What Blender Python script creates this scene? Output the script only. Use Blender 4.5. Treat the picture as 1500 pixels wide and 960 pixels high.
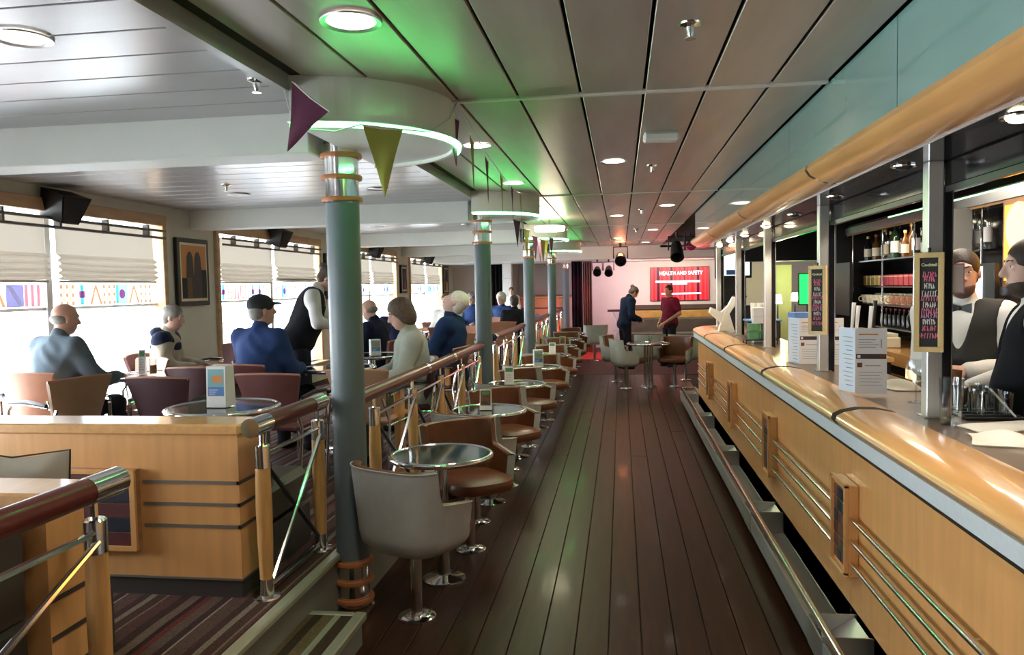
import bpy, bmesh, math, random
import numpy as np
from mathutils import Vector, Matrix, Quaternion
random.seed(7)
PI = math.pi
for o in list(bpy.data.objects): bpy.data.objects.remove(o)
scene = bpy.context.scene
COL = scene.collection

# ---------------------------------------------------------------- camera
CAMH = 1.68
yaw, pitch, roll = 0.1410, -0.0520, -0.0195
f0 = Vector((-math.sin(yaw), math.cos(yaw), 0)); r0 = Vector((math.cos(yaw), math.sin(yaw), 0)); u0 = Vector((0, 0, 1))
f1 = f0*math.cos(pitch) + u0*math.sin(pitch); u1 = u0*math.cos(pitch) - f0*math.sin(pitch)
r2 = r0*math.cos(roll) + u1*math.sin(roll); u2 = u1*math.cos(roll) - r0*math.sin(roll)
cd = bpy.data.cameras.new('camera'); cam = bpy.data.objects.new('camera', cd); COL.objects.link(cam)
cd.sensor_width = 36; cd.sensor_fit = 'HORIZONTAL'; cd.lens = 1130/1500*36; cd.clip_start = .05; cd.clip_end = 300
mw = Matrix.Identity(4)
for i in range(3):
    mw[i][0] = r2[i]; mw[i][1] = u2[i]; mw[i][2] = -f1[i]
mw.translation = (0, 0, CAMH)
cam.matrix_world = mw
scene.camera = cam

# ---------------------------------------------------------------- world: bright overcast daylight at sea
w = bpy.data.worlds.new('world'); scene.world = w; w.use_nodes = True
bg = w.node_tree.nodes['Background']; bg.inputs[0].default_value = (.93, .97, 1, 1); bg.inputs[1].default_value = 13
vs = scene.view_settings
vs.view_transform = 'Standard'; vs.look = 'None'; vs.gamma = 1; vs.use_curve_mapping = False; vs.exposure = 0.85

def lamp(name, kind, loc, power, color=(1, 1, 1), to=None, **kw):
    d = bpy.data.lights.new(name, kind); d.energy = power; d.color = color
    for k, v in kw.items(): setattr(d, k, v)
    o = bpy.data.objects.new(name, d); o.location = loc; COL.objects.link(o)
    if to is not None:
        o.rotation_euler = (Vector(to) - Vector(loc)).to_track_quat('-Z', 'Y').to_euler()
    return o

# ---------------------------------------------------------------- constants of the place (metres)
ZP = .30            # raised lounge floor
ZC = 2.60           # aisle ceiling
ZL = 2.57           # lounge ceiling
XW = -4.60          # window wall
YB = 21.0           # end wall
BAY = 4.08
COLY = [3.87 + BAY*k for k in range(5)]
COLX = -1.425

# daylight comes in by the windows: portals only guide the sampling of the sky
for k in range(-2, 4):
    L = lamp('window_portal', 'AREA', (XW - .25, 5.76 + BAY*k, 1.45), 1, to=(0, 5.76 + BAY*k, 1.45), shape='RECTANGLE', size=2.98, size_y=1.9)
    L.data.cycles.is_portal = True

# ---------------------------------------------------------------- materials
MATS = {}
def nodes_of(m):
    m.use_nodes = True
    return m.node_tree.nodes, m.node_tree.links
def M(name, col, rough=.5, metal=0., var=.0, scale=6., stretch=(1, 1, 1), bump=0., bscale=None, emit=None, estr=0., trans=0., spec=.5, col2=None, coat=0., alpha=1., ior=1.45, sheen=0.):
    if name in MATS: return MATS[name]
    m = bpy.data.materials.new(name); n, l = nodes_of(m); b = n['Principled BSDF']
    c = tuple(col) + (1,)
    b.inputs['Base Color'].default_value = c; b.inputs['Roughness'].default_value = rough; b.inputs['Metallic'].default_value = metal
    b.inputs['Specular IOR Level'].default_value = spec; b.inputs['Transmission Weight'].default_value = trans; b.inputs['IOR'].default_value = ior
    b.inputs['Coat Weight'].default_value = coat; b.inputs['Coat Roughness'].default_value = .08; b.inputs['Alpha'].default_value = alpha
    b.inputs['Sheen Weight'].default_value = sheen
    if emit is not None:
        b.inputs['Emission Color'].default_value = tuple(emit) + (1,); b.inputs['Emission Strength'].default_value = estr
    if var or bump:
        tc = n.new('ShaderNodeTexCoord'); mp = n.new('ShaderNodeMapping'); nz = n.new('ShaderNodeTexNoise')
        mp.inputs['Scale'].default_value = stretch; nz.inputs['Scale'].default_value = scale; nz.inputs['Detail'].default_value = 4
        l.new(tc.outputs['Object'], mp.inputs['Vector']); l.new(mp.outputs[0], nz.inputs['Vector'])
        if var:
            mx = n.new('ShaderNodeMix'); mx.data_type = 'RGBA'
            lo = tuple(x*(1 - var) for x in col) if col2 is None else tuple(col2)
            mx.inputs[6].default_value = lo + (1,); mx.inputs[7].default_value = tuple(min(1, x*(1 + var*.6)) for x in col) + (1,)
            mr = n.new('ShaderNodeMapRange'); mr.inputs[1].default_value = .3; mr.inputs[2].default_value = .7
            l.new(nz.outputs['Fac'], mr.inputs[0]); l.new(mr.outputs[0], mx.inputs[0]); l.new(mx.outputs[2], b.inputs['Base Color'])
        if bump:
            src = nz
            if bscale:
                src = n.new('ShaderNodeTexNoise'); src.inputs['Scale'].default_value = bscale; src.inputs['Detail'].default_value = 3; l.new(mp.outputs[0], src.inputs['Vector'])
            bp = n.new('ShaderNodeBump'); bp.inputs['Strength'].default_value = bump; bp.inputs['Distance'].default_value = .01
            l.new(src.outputs['Fac'], bp.inputs['Height']); l.new(bp.outputs[0], b.inputs['Normal'])
    MATS[name] = m
    return m
def glass_mat(name, tint=(1, 1, 1), refl=.08, rough=.02, fres=.6):
    """thin pane: lets light straight through, with a faint fresnel reflection"""
    m = bpy.data.materials.new(name); n, l = nodes_of(m); out = n['Material Output']; n.remove(n['Principled BSDF'])
    t = n.new('ShaderNodeBsdfTransparent'); t.inputs[0].default_value = tuple(tint) + (1,)
    g = n.new('ShaderNodeBsdfGlossy'); g.inputs['Roughness'].default_value = rough
    fr = n.new('ShaderNodeLayerWeight'); fr.inputs[0].default_value = .35
    ma = n.new('ShaderNodeMath'); ma.operation = 'MULTIPLY_ADD'; ma.inputs[1].default_value = fres; ma.inputs[2].default_value = refl*.5; ma.use_clamp = True
    mx = n.new('ShaderNodeMixShader'); l.new(fr.outputs['Fresnel'], ma.inputs[0]); l.new(ma.outputs[0], mx.inputs[0]); l.new(t.outputs[0], mx.inputs[1]); l.new(g.outputs[0], mx.inputs[2]); l.new(mx.outputs[0], out.inputs[0])
    MATS[name] = m
    return m
def stripes_mat(name, axis, stops, period, rough=.9, bump=.4, wob=.02):
    """woven carpet: irregular stripes across one axis, constant colours from a ramp"""
    m = bpy.data.materials.new(name); n, l = nodes_of(m); b = n['Principled BSDF']; b.inputs['Roughness'].default_value = rough; b.inputs['Specular IOR Level'].default_value = .15
    tc = n.new('ShaderNodeTexCoord'); sp = n.new('ShaderNodeSeparateXYZ'); l.new(tc.outputs['Object'], sp.inputs[0])
    nz = n.new('ShaderNodeTexNoise'); nz.inputs['Scale'].default_value = .9; l.new(tc.outputs['Object'], nz.inputs['Vector'])
    a = n.new('ShaderNodeMath'); a.operation = 'MULTIPLY_ADD'; a.inputs[1].default_value = wob*4; l.new(nz.outputs['Fac'], a.inputs[0]); l.new(sp.outputs[axis], a.inputs[2])
    d = n.new('ShaderNodeMath'); d.operation = 'DIVIDE'; d.inputs[1].default_value = period; l.new(a.outputs[0], d.inputs[0])
    fr = n.new('ShaderNodeMath'); fr.operation = 'FRACT'; l.new(d.outputs[0], fr.inputs[0])
    rp = n.new('ShaderNodeValToRGB'); rp.color_ramp.interpolation = 'CONSTANT'
    el = rp.color_ramp.elements
    el[0].position = stops[0][0]; el[0].color = tuple(stops[0][1]) + (1,); el[1].position = stops[1][0]; el[1].color = tuple(stops[1][1]) + (1,)
    for p, c in stops[2:]:
        e = el.new(p); e.color = tuple(c) + (1,)
    l.new(fr.outputs[0], rp.inputs[0])
    n2 = n.new('ShaderNodeTexNoise'); n2.inputs['Scale'].default_value = 160; l.new(tc.outputs['Object'], n2.inputs['Vector'])
    mx = n.new('ShaderNodeMix'); mx.data_type = 'RGBA'; mx.blend_type = 'MULTIPLY'; mx.inputs[0].default_value = .6
    r2_ = n.new('ShaderNodeMapRange'); r2_.inputs[1].default_value = .3; r2_.inputs[2].default_value = .7; r2_.inputs[3].default_value = .35; r2_.inputs[4].default_value = 1.3
    l.new(n2.outputs['Fac'], r2_.inputs[0]); l.new(rp.outputs[0], mx.inputs[6]); l.new(r2_.outputs[0], mx.inputs[7]); l.new(mx.outputs[2], b.inputs['Base Color'])
    bp = n.new('ShaderNodeBump'); bp.inputs['Strength'].default_value = bump; bp.inputs['Distance'].default_value = .01; l.new(n2.outputs['Fac'], bp.inputs['Height']); l.new(bp.outputs[0], b.inputs['Normal'])
    MATS[name] = m
    return m

M('chrome', (.78, .78, .76), .12, 1.); M('steel', (.55, .56, .55), .34, .75, var=.12, scale=30, stretch=(1, .05, 1)); M('post_steel', (.66, .66, .64), .32, .55, var=.12, scale=20, stretch=(1, 1, .05)); M('brushed', (.62, .62, .62), .36, 1.)
M('dark_metal', (.05, .05, .055), .35, .6); M('black', (.012, .012, .013), .4); M('black_gloss', (.01, .01, .012), .12); M('black_matt', (.01, .01, .011), .8)
M('maple', (.72, .37, .135), .34, var=.10, scale=5, stretch=(4, 4, .4), coat=.3)
M('maple_long', (.68, .37, .135), .28, var=.13, scale=5, stretch=(5, .5, 5), coat=.5)
M('maple_dark', (.36, .19, .08), .35, var=.25, scale=6, stretch=(6, .6, 6), coat=.3)
M('frame_wood', (.55, .36, .20), .45, var=.2, scale=7, stretch=(2, .4, 2))
M('cream_wall', (.66, .63, .54), .7, var=.05, scale=3)
M('white_soffit', (.80, .84, .79), .5, var=.03, scale=3)
M('white_paint', (.75, .75, .73), .45)
M('ceil_left', (.45, .45, .46), .28, .25, var=.06, scale=2, stretch=(.4, 3, 1), spec=.7)
M('ceil_aisle', (.46, .405, .36), .36, .25, var=.14, scale=3, stretch=(3, .4, 1), spec=.6)
M('ceil_gap', (.03, .028, .026), .8); M('ceil_strip', (.66, .63, .57), .4)
M('column_grey', (.125, .155, .175), .42, var=.05, scale=4); M('ring_orange', (.50, .17, .06), .45)
M('handrail', (.13, .024, .018), .34, var=.3, scale=8, stretch=(8, .5, 8), coat=.12, spec=.35)
M('post_wood', (.62, .33, .11), .38, var=.22, scale=8, stretch=(6, 6, .6), coat=.25)
M('riser', (.22, .22, .19), .6, var=.1, scale=5); M('nosing', (.46, .46, .34), .38, .5)
M('grey_leather', (.42, .425, .40), .42, var=.08, scale=12, bump=.05, bscale=220); M('tan_leather', (.15, .052, .022), .35, var=.25, scale=7, bump=.06, bscale=200)
M('burgundy', (.17, .06, .055), .45, var=.15, scale=6); M('terracotta', (.42, .20, .13), .5, var=.12, scale=6); M('tan_back', (.40, .23, .13), .5, var=.12, scale=6); M('maroon_dark', (.075, .03, .035), .5, var=.15, scale=6)
M('dark_bench', (.07, .058, .043), .5, var=.2, scale=6, bump=.05, bscale=90); M('beige_cushion', (.42, .38, .30), .8, var=.1, scale=9)
M('table_green', (.028, .05, .042), .08, var=.3, scale=4, coat=.5); M('table_white', (.74, .74, .72), .3)
M('counter_top', (.15, .10, .07), .28, var=.2, scale=14, coat=.1, spec=.35); M('grey_strip', (.55, .60, .63), .5, var=.04, scale=60)
M('skin', (.62, .36, .27), .5, var=.06, scale=20); M('skin_pale', (.68, .43, .34), .5, var=.06, scale=20); M('skin_tan', (.50, .27, .18), .5, var=.06, scale=20)
M('beard_brown', (.05, .033, .024), .6, var=.3, scale=60); M('stubble', (.13, .075, .055), .7); M('hair_dark', (.035, .022, .015), .55, var=.3, scale=60, bump=.3, bscale=150); M('hair_brown', (.12, .085, .06), .55, var=.35, scale=50, bump=.3, bscale=140); M('hair_grey', (.27, .25, .22), .6, var=.2, scale=50, bump=.3, bscale=140); M('hair_white', (.72, .68, .56), .6, var=.15, scale=50, bump=.3, bscale=140); M('hair_blond', (.36, .25, .13), .55, var=.3, scale=60, bump=.3, bscale=150)
M('eye_white', (.8, .8, .78), .2); M('eye_dark', (.03, .02, .015), .15); M('lips', (.42, .16, .13), .45)
def cloth(name, c, v=.12): return M(name, c, .85, var=v, scale=8, bump=.15, bscale=120, spec=.2)
cloth('jacket_bluegrey', (.10, .135, .165)); cloth('jacket_navy', (.012, .018, .045)); cloth('jacket_blue', (.03, .06, .17)); cloth('jacket_beige', (.46, .40, .31)); cloth('cardigan', (.36, .39, .33)); cloth('fleece_navy', (.014, .035, .10)); cloth('white_shirt', (.74, .73, .70), .04); cloth('vest_black', (.012, .012, .016)); cloth('vest_grey', (.045, .043, .04)); cloth('trousers_dark', (.016, .016, .022)); cloth('trousers_olive', (.10, .11, .06)); cloth('maroon_shirt', (.17, .012, .035)); cloth('cap_dark', (.045, .05, .055)); cloth('skirt_dark', (.018, .02, .03)); cloth('shoe_black', (.012, .011, .011)); cloth('brown_trousers', (.08, .055, .045)); cloth('white_cloth', (.80, .78, .75), .03); cloth('black_curtain', (.004, .004, .005)); cloth('olive_curtain', (.12, .10, .06))
M('paper', (.78, .76, .74), .6, var=.03, scale=5); M('paper_blue', (.62, .70, .80), .6); M('ink_grey', (.35, .34, .36), .7); M('ink_dark', (.06, .045, .05), .6); M('ink_orange', (.60, .25, .08), .6); M('ink_blue', (.10, .22, .50), .6); M('ink_green', (.10, .25, .12), .6); M('ink_teal', (.20, .42, .46), .6); M('photo_brown', (.16, .07, .03), .5, var=.5, scale=40)
M('slate', (.028, .03, .032), .7, var=.2, scale=12); M('board_frame', (.70, .54, .25), .5, var=.15, scale=8, stretch=(3, 3, .5)); M('chalk_white', (.75, .78, .74), .9); M('chalk_pink', (.78, .22, .34), .9); M('chalk_mauve', (.62, .30, .55), .9); M('chalk_yellow', (.72, .74, .42), .9)
M('flag_purple', (.13, .032, .075), .8, var=.1); M('flag_green', (.36, .40, .08), .8, var=.1); M('string_white', (.75, .75, .72), .8)
M('led_green', (.1, .8, .3), .4, emit=(.10, 1, .22), estr=20); M('led_soft', (.4, .9, .5), .4, emit=(.35, 1, .45), estr=2.2); M('lamp_white', (1, 1, 1), .4, emit=(1, .93, .82), estr=9); M('lamp_warm', (1, .9, .7), .4, emit=(1, .78, .45), estr=14); M('lamp_glow', (1, .95, .8), .4, emit=(1, .92, .62), estr=9)
M('screen_green', (0, .6, .1), .3, emit=(.02, 1, .10), estr=1.3); M('screen_white', (.8, .9, .95), .3, emit=(.75, .88, .95), estr=.9)
M('brown_box', (.30, .14, .07), .7, var=.08, scale=8); M('green_tub', (.10, .26, .12), .45, var=.15, scale=20); M('red_label', (.40, .04, .05), .5)
M('sea_deck', (.5, .52, .52), .6); M('deck_rail', (.8, .8, .8), .4)
M('orange_wall', (.62, .25, .13), .5, var=.12, scale=3); M('back_wall', (.60, .55, .50), .7, var=.04, scale=2); M('grey_wall', (.28, .27, .25), .7, var=.06, scale=2); M('gold', (.50, .31, .09), .4, .3, var=.2, scale=6)
M('inlay_dark', (.10, .085, .07), .35, .5); M('inlay_steel', (.38, .34, .28), .35, .7); M('plinth', (.06, .052, .047), .4)
M('tile_red', (.11, .03, .028), .4, var=.2, scale=9); M('tile_navy', (.022, .024, .04), .4, var=.2, scale=9); M('tile_green', (.05, .075, .05), .4, var=.2, scale=9); M('tile_brown', (.15, .065, .035), .4, var=.2, scale=9)
glass_mat('pane', (.97, .99, 1), .06); glass_mat('fascia_glass', (.34, .60, .57), .30, .06); glass_mat('tumbler', (.95, .97, .97), .10, .03, .32); glass_mat('bottle_clear', (.85, .88, .86), .3, .04)
M('bottle_amber', (.16, .06, .012), .1, trans=.35, coat=.5); M('bottle_green', (.015, .05, .022), .1, trans=.2, coat=.5); M('bottle_dark', (.012, .01, .01), .1, coat=.5); M('bottle_gold', (.45, .27, .06), .12, trans=.4, coat=.4)
M('cap_gold', (.62, .42, .14), .3, .6); M('cap_red', (.4, .03, .03), .4); M('label_cream', (.75, .68, .52), .6)
M('plank', (.036, .0135, .006), .38, var=.4, scale=4, stretch=(6, .5, 6), spec=.15, coat=.04, bump=.03)
M('plank_gap', (.012, .007, .005), .7)
stripes_mat('carpet', 0, [(0, (.07, .032, .026)), (.09, (.17, .125, .09)), (.115, (.09, .04, .034)), (.24, (.05, .024, .02)), (.33, (.15, .10, .075)), (.42, (.035, .016, .015)), (.47, (.13, .03, .028)), (.53, (.11, .07, .055)), (.63, (.05, .025, .024)), (.70, (.28, .22, .17)), (.72, (.10, .055, .045)), (.86, (.06, .028, .026)), (.94, (.20, .16, .12))], .52)
stripes_mat('step_carpet', 0, [(0, (.13, .09, .045)), (.3, (.05, .035, .022)), (.45, (.16, .115, .06)), (.7, (.07, .045, .03))], .30)
M('stage_carpet', (.085, .02, .022), .9, var=.4, scale=9)
def blind_mat():
    m = bpy.data.materials.new('blind_cloth'); n, l = nodes_of(m); out = n['Material Output']; n.remove(n['Principled BSDF'])
    d = n.new('ShaderNodeBsdfDiffuse'); d.inputs[0].default_value = (.55, .50, .43, 1); t = n.new('ShaderNodeBsdfTranslucent'); t.inputs[0].default_value = (.20, .175, .145, 1)
    nz = n.new('ShaderNodeTexNoise'); nz.inputs['Scale'].default_value = 90
    mx = n.new('ShaderNodeMixShader'); mx.inputs[0].default_value = .28; l.new(d.outputs[0], mx.inputs[1]); l.new(t.outputs[0], mx.inputs[2]); l.new(mx.outputs[0], out.inputs[0])
    MATS['blind_cloth'] = m
def translucent(name, c, f=.5):
    m = bpy.data.materials.new(name); n, l = nodes_of(m); out = n['Material Output']; n.remove(n['Principled BSDF'])
    d = n.new('ShaderNodeBsdfDiffuse'); d.inputs[0].default_value = tuple(c) + (1,); t = n.new('ShaderNodeBsdfTranslucent'); t.inputs[0].default_value = tuple(c) + (1,)
    mx = n.new('ShaderNodeMixShader'); mx.inputs[0].default_value = f; l.new(d.outputs[0], mx.inputs[1]); l.new(t.outputs[0], mx.inputs[2]); l.new(mx.outputs[0], out.inputs[0])
    MATS[name] = m
blind_mat()
for nm, c in (('sig_orange', (.80, .30, .20)), ('sig_yellow', (.85, .66, .30)), ('sig_blue', (.30, .50, .80)), ('sig_lblue', (.50, .70, .82)), ('sig_red', (.80, .26, .30)), ('sig_navy', (.24, .23, .32)), ('sig_white', (.9, .9, .88))): translucent(nm, c, .88)

# ---------------------------------------------------------------- mesh builder
class MB:
    def __init__(s): s.v = []; s.f = []; s.sm = []
    def add(s, vs, fs, smooth=False):
        o = len(s.v); s.v.extend([tuple(v) for v in vs]); s.f.extend([tuple(i + o for i in f) for f in fs]); s.sm.extend([smooth]*len(fs)); return s
    def box(s, x0, x1, y0, y1, z0, z1, mtx=None, bev=0.):
        x0, x1 = min(x0, x1), max(x0, x1); y0, y1 = min(y0, y1), max(y0, y1); z0, z1 = min(z0, z1), max(z0, z1)
        if bev > 0:
            b = min(bev, (x1-x0)*.45, (y1-y0)*.45, (z1-z0)*.45)
            vs = []; 
            xs = (x0, x1); ys = (y0, y1); zs = (z0, z1)
            idx = {}
            for i in range(2):
                for j in range(2):
                    for k in range(2):
                        sx = b if i == 0 else -b; sy = b if j == 0 else -b; sz = b if k == 0 else -b
                        for a, p in enumerate(((xs[i], ys[j]+sy, zs[k]+sz), (xs[i]+sx, ys[j], zs[k]+sz), (xs[i]+sx, ys[j]+sy, zs[k]))):
                            idx[i, j, k, a] = len(vs); vs.append(p)
            fs = []
            for i in range(2): q = [idx[i, j, k, 0] for j, k in ((0, 0), (1, 0), (1, 1), (0, 1))]; fs.append(q if i else q[::-1])
            for j in range(2): q = [idx[i, j, k, 1] for i, k in ((0, 0), (1, 0), (1, 1), (0, 1))]; fs.append(q[::-1] if j else q)
            for k in range(2): q = [idx[i, j, k, 2] for i, j in ((0, 0), (1, 0), (1, 1), (0, 1))]; fs.append(q if k else q[::-1])
            def orient(q):
                c = sum((Vector(vs[i]) for i in q), Vector())/len(q); m = Vector(((x0+x1)/2, (y0+y1)/2, (z0+z1)/2))
                n = (Vector(vs[q[1]])-Vector(vs[q[0]])).cross(Vector(vs[q[2]])-Vector(vs[q[0]]))
                return q if n.dot(c-m) > 0 else q[::-1]
            for i in range(2):
                for j in range(2): fs.append(orient([idx[i, j, 0, 0], idx[i, j, 1, 0], idx[i, j, 1, 1], idx[i, j, 0, 1]]))
            for j in range(2):
                for k in range(2): fs.append(orient([idx[0, j, k, 1], idx[1, j, k, 1], idx[1, j, k, 2], idx[0, j, k, 2]]))
            for i in range(2):
                for k in range(2): fs.append(orient([idx[i, 0, k, 0], idx[i, 1, k, 0], idx[i, 1, k, 2], idx[i, 0, k, 2]]))
            for i in range(2):
                for j in range(2):
                    for k in range(2): fs.append(orient([idx[i, j, k, 0], idx[i, j, k, 1], idx[i, j, k, 2]]))
        else:
            vs = [(x0, y0, z0), (x1, y0, z0), (x1, y1, z0), (x0, y1, z0), (x0, y0, z1), (x1, y0, z1), (x1, y1, z1), (x0, y1, z1)]
            fs = [(0, 3, 2, 1), (4, 5, 6, 7), (0, 1, 5, 4), (1, 2, 6, 5), (2, 3, 7, 6), (3, 0, 4, 7)]
        if mtx is not None: vs = [mtx @ Vector(v) for v in vs]
        return s.add(vs, fs)
    def tube(s, pts, r, n=10, cap=True, closed=False):
        pts = [Vector(p) for p in pts]; N = len(pts); rs = r if isinstance(r, (list, tuple)) else [r]*N
        rings = []; up = None
        for i, p in enumerate(pts):
            if closed: t = pts[(i+1) % N] - pts[i-1]
            else: t = pts[min(i+1, N-1)] - pts[max(i-1, 0)]
            t.normalize()
            if up is None:
                a = Vector((0, 0, 1)) if abs(t.z) < .9 else Vector((1, 0, 0)); up = (a - t*a.dot(t)).normalized()
            else:
                up = (up - t*up.dot(t)); up = up.normalized() if up.length > 1e-6 else t.orthogonal().normalized()
            sd = t.cross(up)
            rings.append([p + (up*math.cos(2*PI*k/n) + sd*math.sin(2*PI*k/n))*rs[i] for k in range(n)])
        vs = [v for R in rings for v in R]; fs = []
        for i in range(N if closed else N-1):
            j = (i+1) % N
            for k in range(n): fs.append((i*n+k, j*n+k, j*n+(k+1) % n, i*n+(k+1) % n)[::-1])
        s.add(vs, fs, True)
        if cap and not closed:
            s.add(rings[0], [tuple(range(n))]); s.add(rings[-1], [tuple(range(n))[::-1]])
        return s
    def cyl(s, p0, p1, r0, r1=None, n=16): return s.tube([p0, p1], [r0, r0 if r1 is None else r1], n)
    def lathe(s, prof, n=20, c=(0, 0, 0), cap=True):
        vs = []; fs = []; m = len(prof)
        for k in range(n):
            a = 2*PI*k/n
            for r, z in prof: vs.append((c[0]+r*math.cos(a), c[1]+r*math.sin(a), c[2]+z))
        for k in range(n):
            j = (k+1) % n
            for i in range(m-1): fs.append((k*m+i, j*m+i, j*m+i+1, k*m+i+1))
        s.add(vs, fs, True)
        if cap:
            if prof[0][0] > 1e-4: s.add([vs[k*m] for k in range(n)], [tuple(range(n))[::-1]])
            if prof[-1][0] > 1e-4: s.add([vs[k*m+m-1] for k in range(n)], [tuple(range(n))])
        return s
    def torus(s, c, R, r, n=28, m=8, a0=0, a1=2*PI):
        full = abs(a1-a0-2*PI) < 1e-6
        pts = [(c[0]+R*math.cos(a0+(a1-a0)*k/n), c[1]+R*math.sin(a0+(a1-a0)*k/n), c[2]) for k in range(n if full else n+1)]
        return s.tube(pts, r, m, closed=full)
    def prism(s, poly, axis, a, b, smooth=False):
        """polygon (2D, CCW) extruded along axis 0/1/2 from a to b; poly in the other two axes in order"""
        def P(u, v, t): return ((t, u, v), (u, t, v), (u, v, t))[axis]
        n = len(poly); vs = [P(u, v, a) for u, v in poly] + [P(u, v, b) for u, v in poly]
        s.add(vs, [(i, (i+1) % n, (i+1) % n+n, i+n) for i in range(n)], smooth)
        s.add(vs, [tuple(range(n))[::-1], tuple(range(n, 2*n))])
        return s
    def grid(s, fn, nu, nv, smooth=True, closeu=False):
        vs = [fn(i/nu, j/nv) for i in range(nu+1) for j in range(nv+1)]
        return s.add(vs, [(i*(nv+1)+j, (i+1)*(nv+1)+j, (i+1)*(nv+1)+j+1, i*(nv+1)+j+1) for i in range(nu) for j in range(nv)], smooth)
    def ell(s, c, r, n=14, m=9):
        prof = [(math.sin(PI*i/m), -math.cos(PI*i/m)) for i in range(m+1)]
        vs = []; fs = []
        for k in range(n):
            a = 2*PI*k/n
            for q, z in prof: vs.append((c[0]+r[0]*q*math.cos(a), c[1]+r[1]*q*math.sin(a), c[2]+r[2]*z))
        for k in range(n):
            j = (k+1) % n
            for i in range(m): fs.append((k*(m+1)+i, j*(m+1)+i, j*(m+1)+i+1, k*(m+1)+i+1))
        return s.add(vs, fs, True)
    def xf(s, mtx): s.v = [tuple(mtx @ Vector(v)) for v in s.v]; return s
    def mesh(s, name, fixn=False):
        me = bpy.data.meshes.new(name); me.from_pydata(s.v, [], s.f); me.polygons.foreach_set('use_smooth', s.sm)
        if fixn:
            bm = bmesh.new(); bm.from_mesh(me); bmesh.ops.remove_doubles(bm, verts=bm.verts, dist=1e-5); bmesh.ops.recalc_face_normals(bm, faces=bm.faces); bm.to_mesh(me); bm.free()
        if any(s.sm): me.set_sharp_from_angle(angle=.75)
        me.update(); return me
def mat_of(m): return MATS[m] if isinstance(m, str) else m
def OB(name, mb, mat, parent=None, fixn=True, label=None, cat=None, group=None, kind=None):
    me = mb.mesh(name, fixn) if isinstance(mb, MB) else mb
    if len(me.materials) == 0: me.materials.append(mat_of(mat))
    o = bpy.data.objects.new(name, me); COL.objects.link(o)
    if parent is not None: o.parent = parent
    return tag(o, label, cat, group, kind)
def tag(o, label=None, cat=None, group=None, kind=None):
    if label: o['label'] = label
    if cat: o['category'] = cat
    if group: o['group'] = group
    if kind: o['kind'] = kind
    return o
def EMP(name, loc=(0, 0, 0), rz=0, label=None, cat=None, group=None, kind=None):
    o = bpy.data.objects.new(name, None); COL.objects.link(o); o.location = loc; o.rotation_euler = (0, 0, rz); o.empty_display_size = .1
    return tag(o, label, cat, group, kind)
def copy_tree(o, parent=None):
    c = o.copy(); COL.objects.link(c)
    if parent is not None: c.parent = parent
    for ch in list(o.children): copy_tree(ch, c)
    return c
def place(proto, used, loc, rz, label, group=None):
    o = copy_tree(proto) if used[0] else proto
    used[0] = True; o.location = loc; o.rotation_euler = (0, 0, rz); o['label'] = label
    if group: o['group'] = group
    return o
FONT_CACHE = {}
def text_mb(body, size, align='CENTER', bold=0., depth=.0006):
    """flat lettering in the XY plane, centred on the origin"""
    cu = bpy.data.curves.new('t', 'FONT'); cu.body = body; cu.size = size; cu.align_x = align; cu.align_y = 'CENTER'; cu.extrude = depth; cu.offset = bold; cu.resolution_u = 2
    ob = bpy.data.objects.new('t', cu); COL.objects.link(ob)
    dg = bpy.context.evaluated_depsgraph_get(); me = bpy.data.meshes.new_from_object(ob.evaluated_get(dg))
    mb = MB(); mb.add([v.co[:] for v in me.vertices], [tuple(p.vertices) for p in me.polygons])
    bpy.data.objects.remove(ob); bpy.data.curves.remove(cu); bpy.data.meshes.remove(me)
    return mb
ORD = ['first', 'second', 'third', 'fourth', 'fifth', 'sixth', 'seventh', 'eighth', 'ninth', 'tenth', 'eleventh', 'twelfth', 'thirteenth', 'fourteenth', 'fifteenth', 'sixteenth', 'seventeenth', 'eighteenth', 'nineteenth', 'twentieth'] + ['%dth' % i for i in range(21, 60)]
def OBW(name, mb, mat, parent, **kw):
    """part given in world coordinates under an empty that stands unrotated at its base"""
    o = OB(name, mb, mat, parent, **kw); q = parent; t = Vector((0, 0, 0))
    while q is not None:
        if q.type == 'EMPTY': t += q.location
        q = q.parent
    if parent.type == 'EMPTY': o.matrix_parent_inverse = Matrix.Translation(-t)
    return o
def sweep(prof, path, closed=False):
    """profile points (d, z): d is the offset to the left of the 2D path"""
    mb = MB(); P = [Vector(p) for p in path]; N = len(P); m = len(prof); vs = []
    for i in range(N):
        t = (P[min(i+1, N-1)] - P[max(i-1, 0)]).normalized(); nrm = Vector((-t.y, t.x))
        for d, z in prof: q = P[i] + nrm*d; vs.append((q.x, q.y, z))
    fs = [(i*m+k, (i+1)*m+k, (i+1)*m+(k+1) % m, i*m+(k+1) % m) for i in range(N-1) for k in range(m)]
    mb.add(vs, fs, True); mb.add(vs, [tuple(range(m)), tuple(range((N-1)*m, N*m))[::-1]])
    return mb

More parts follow.
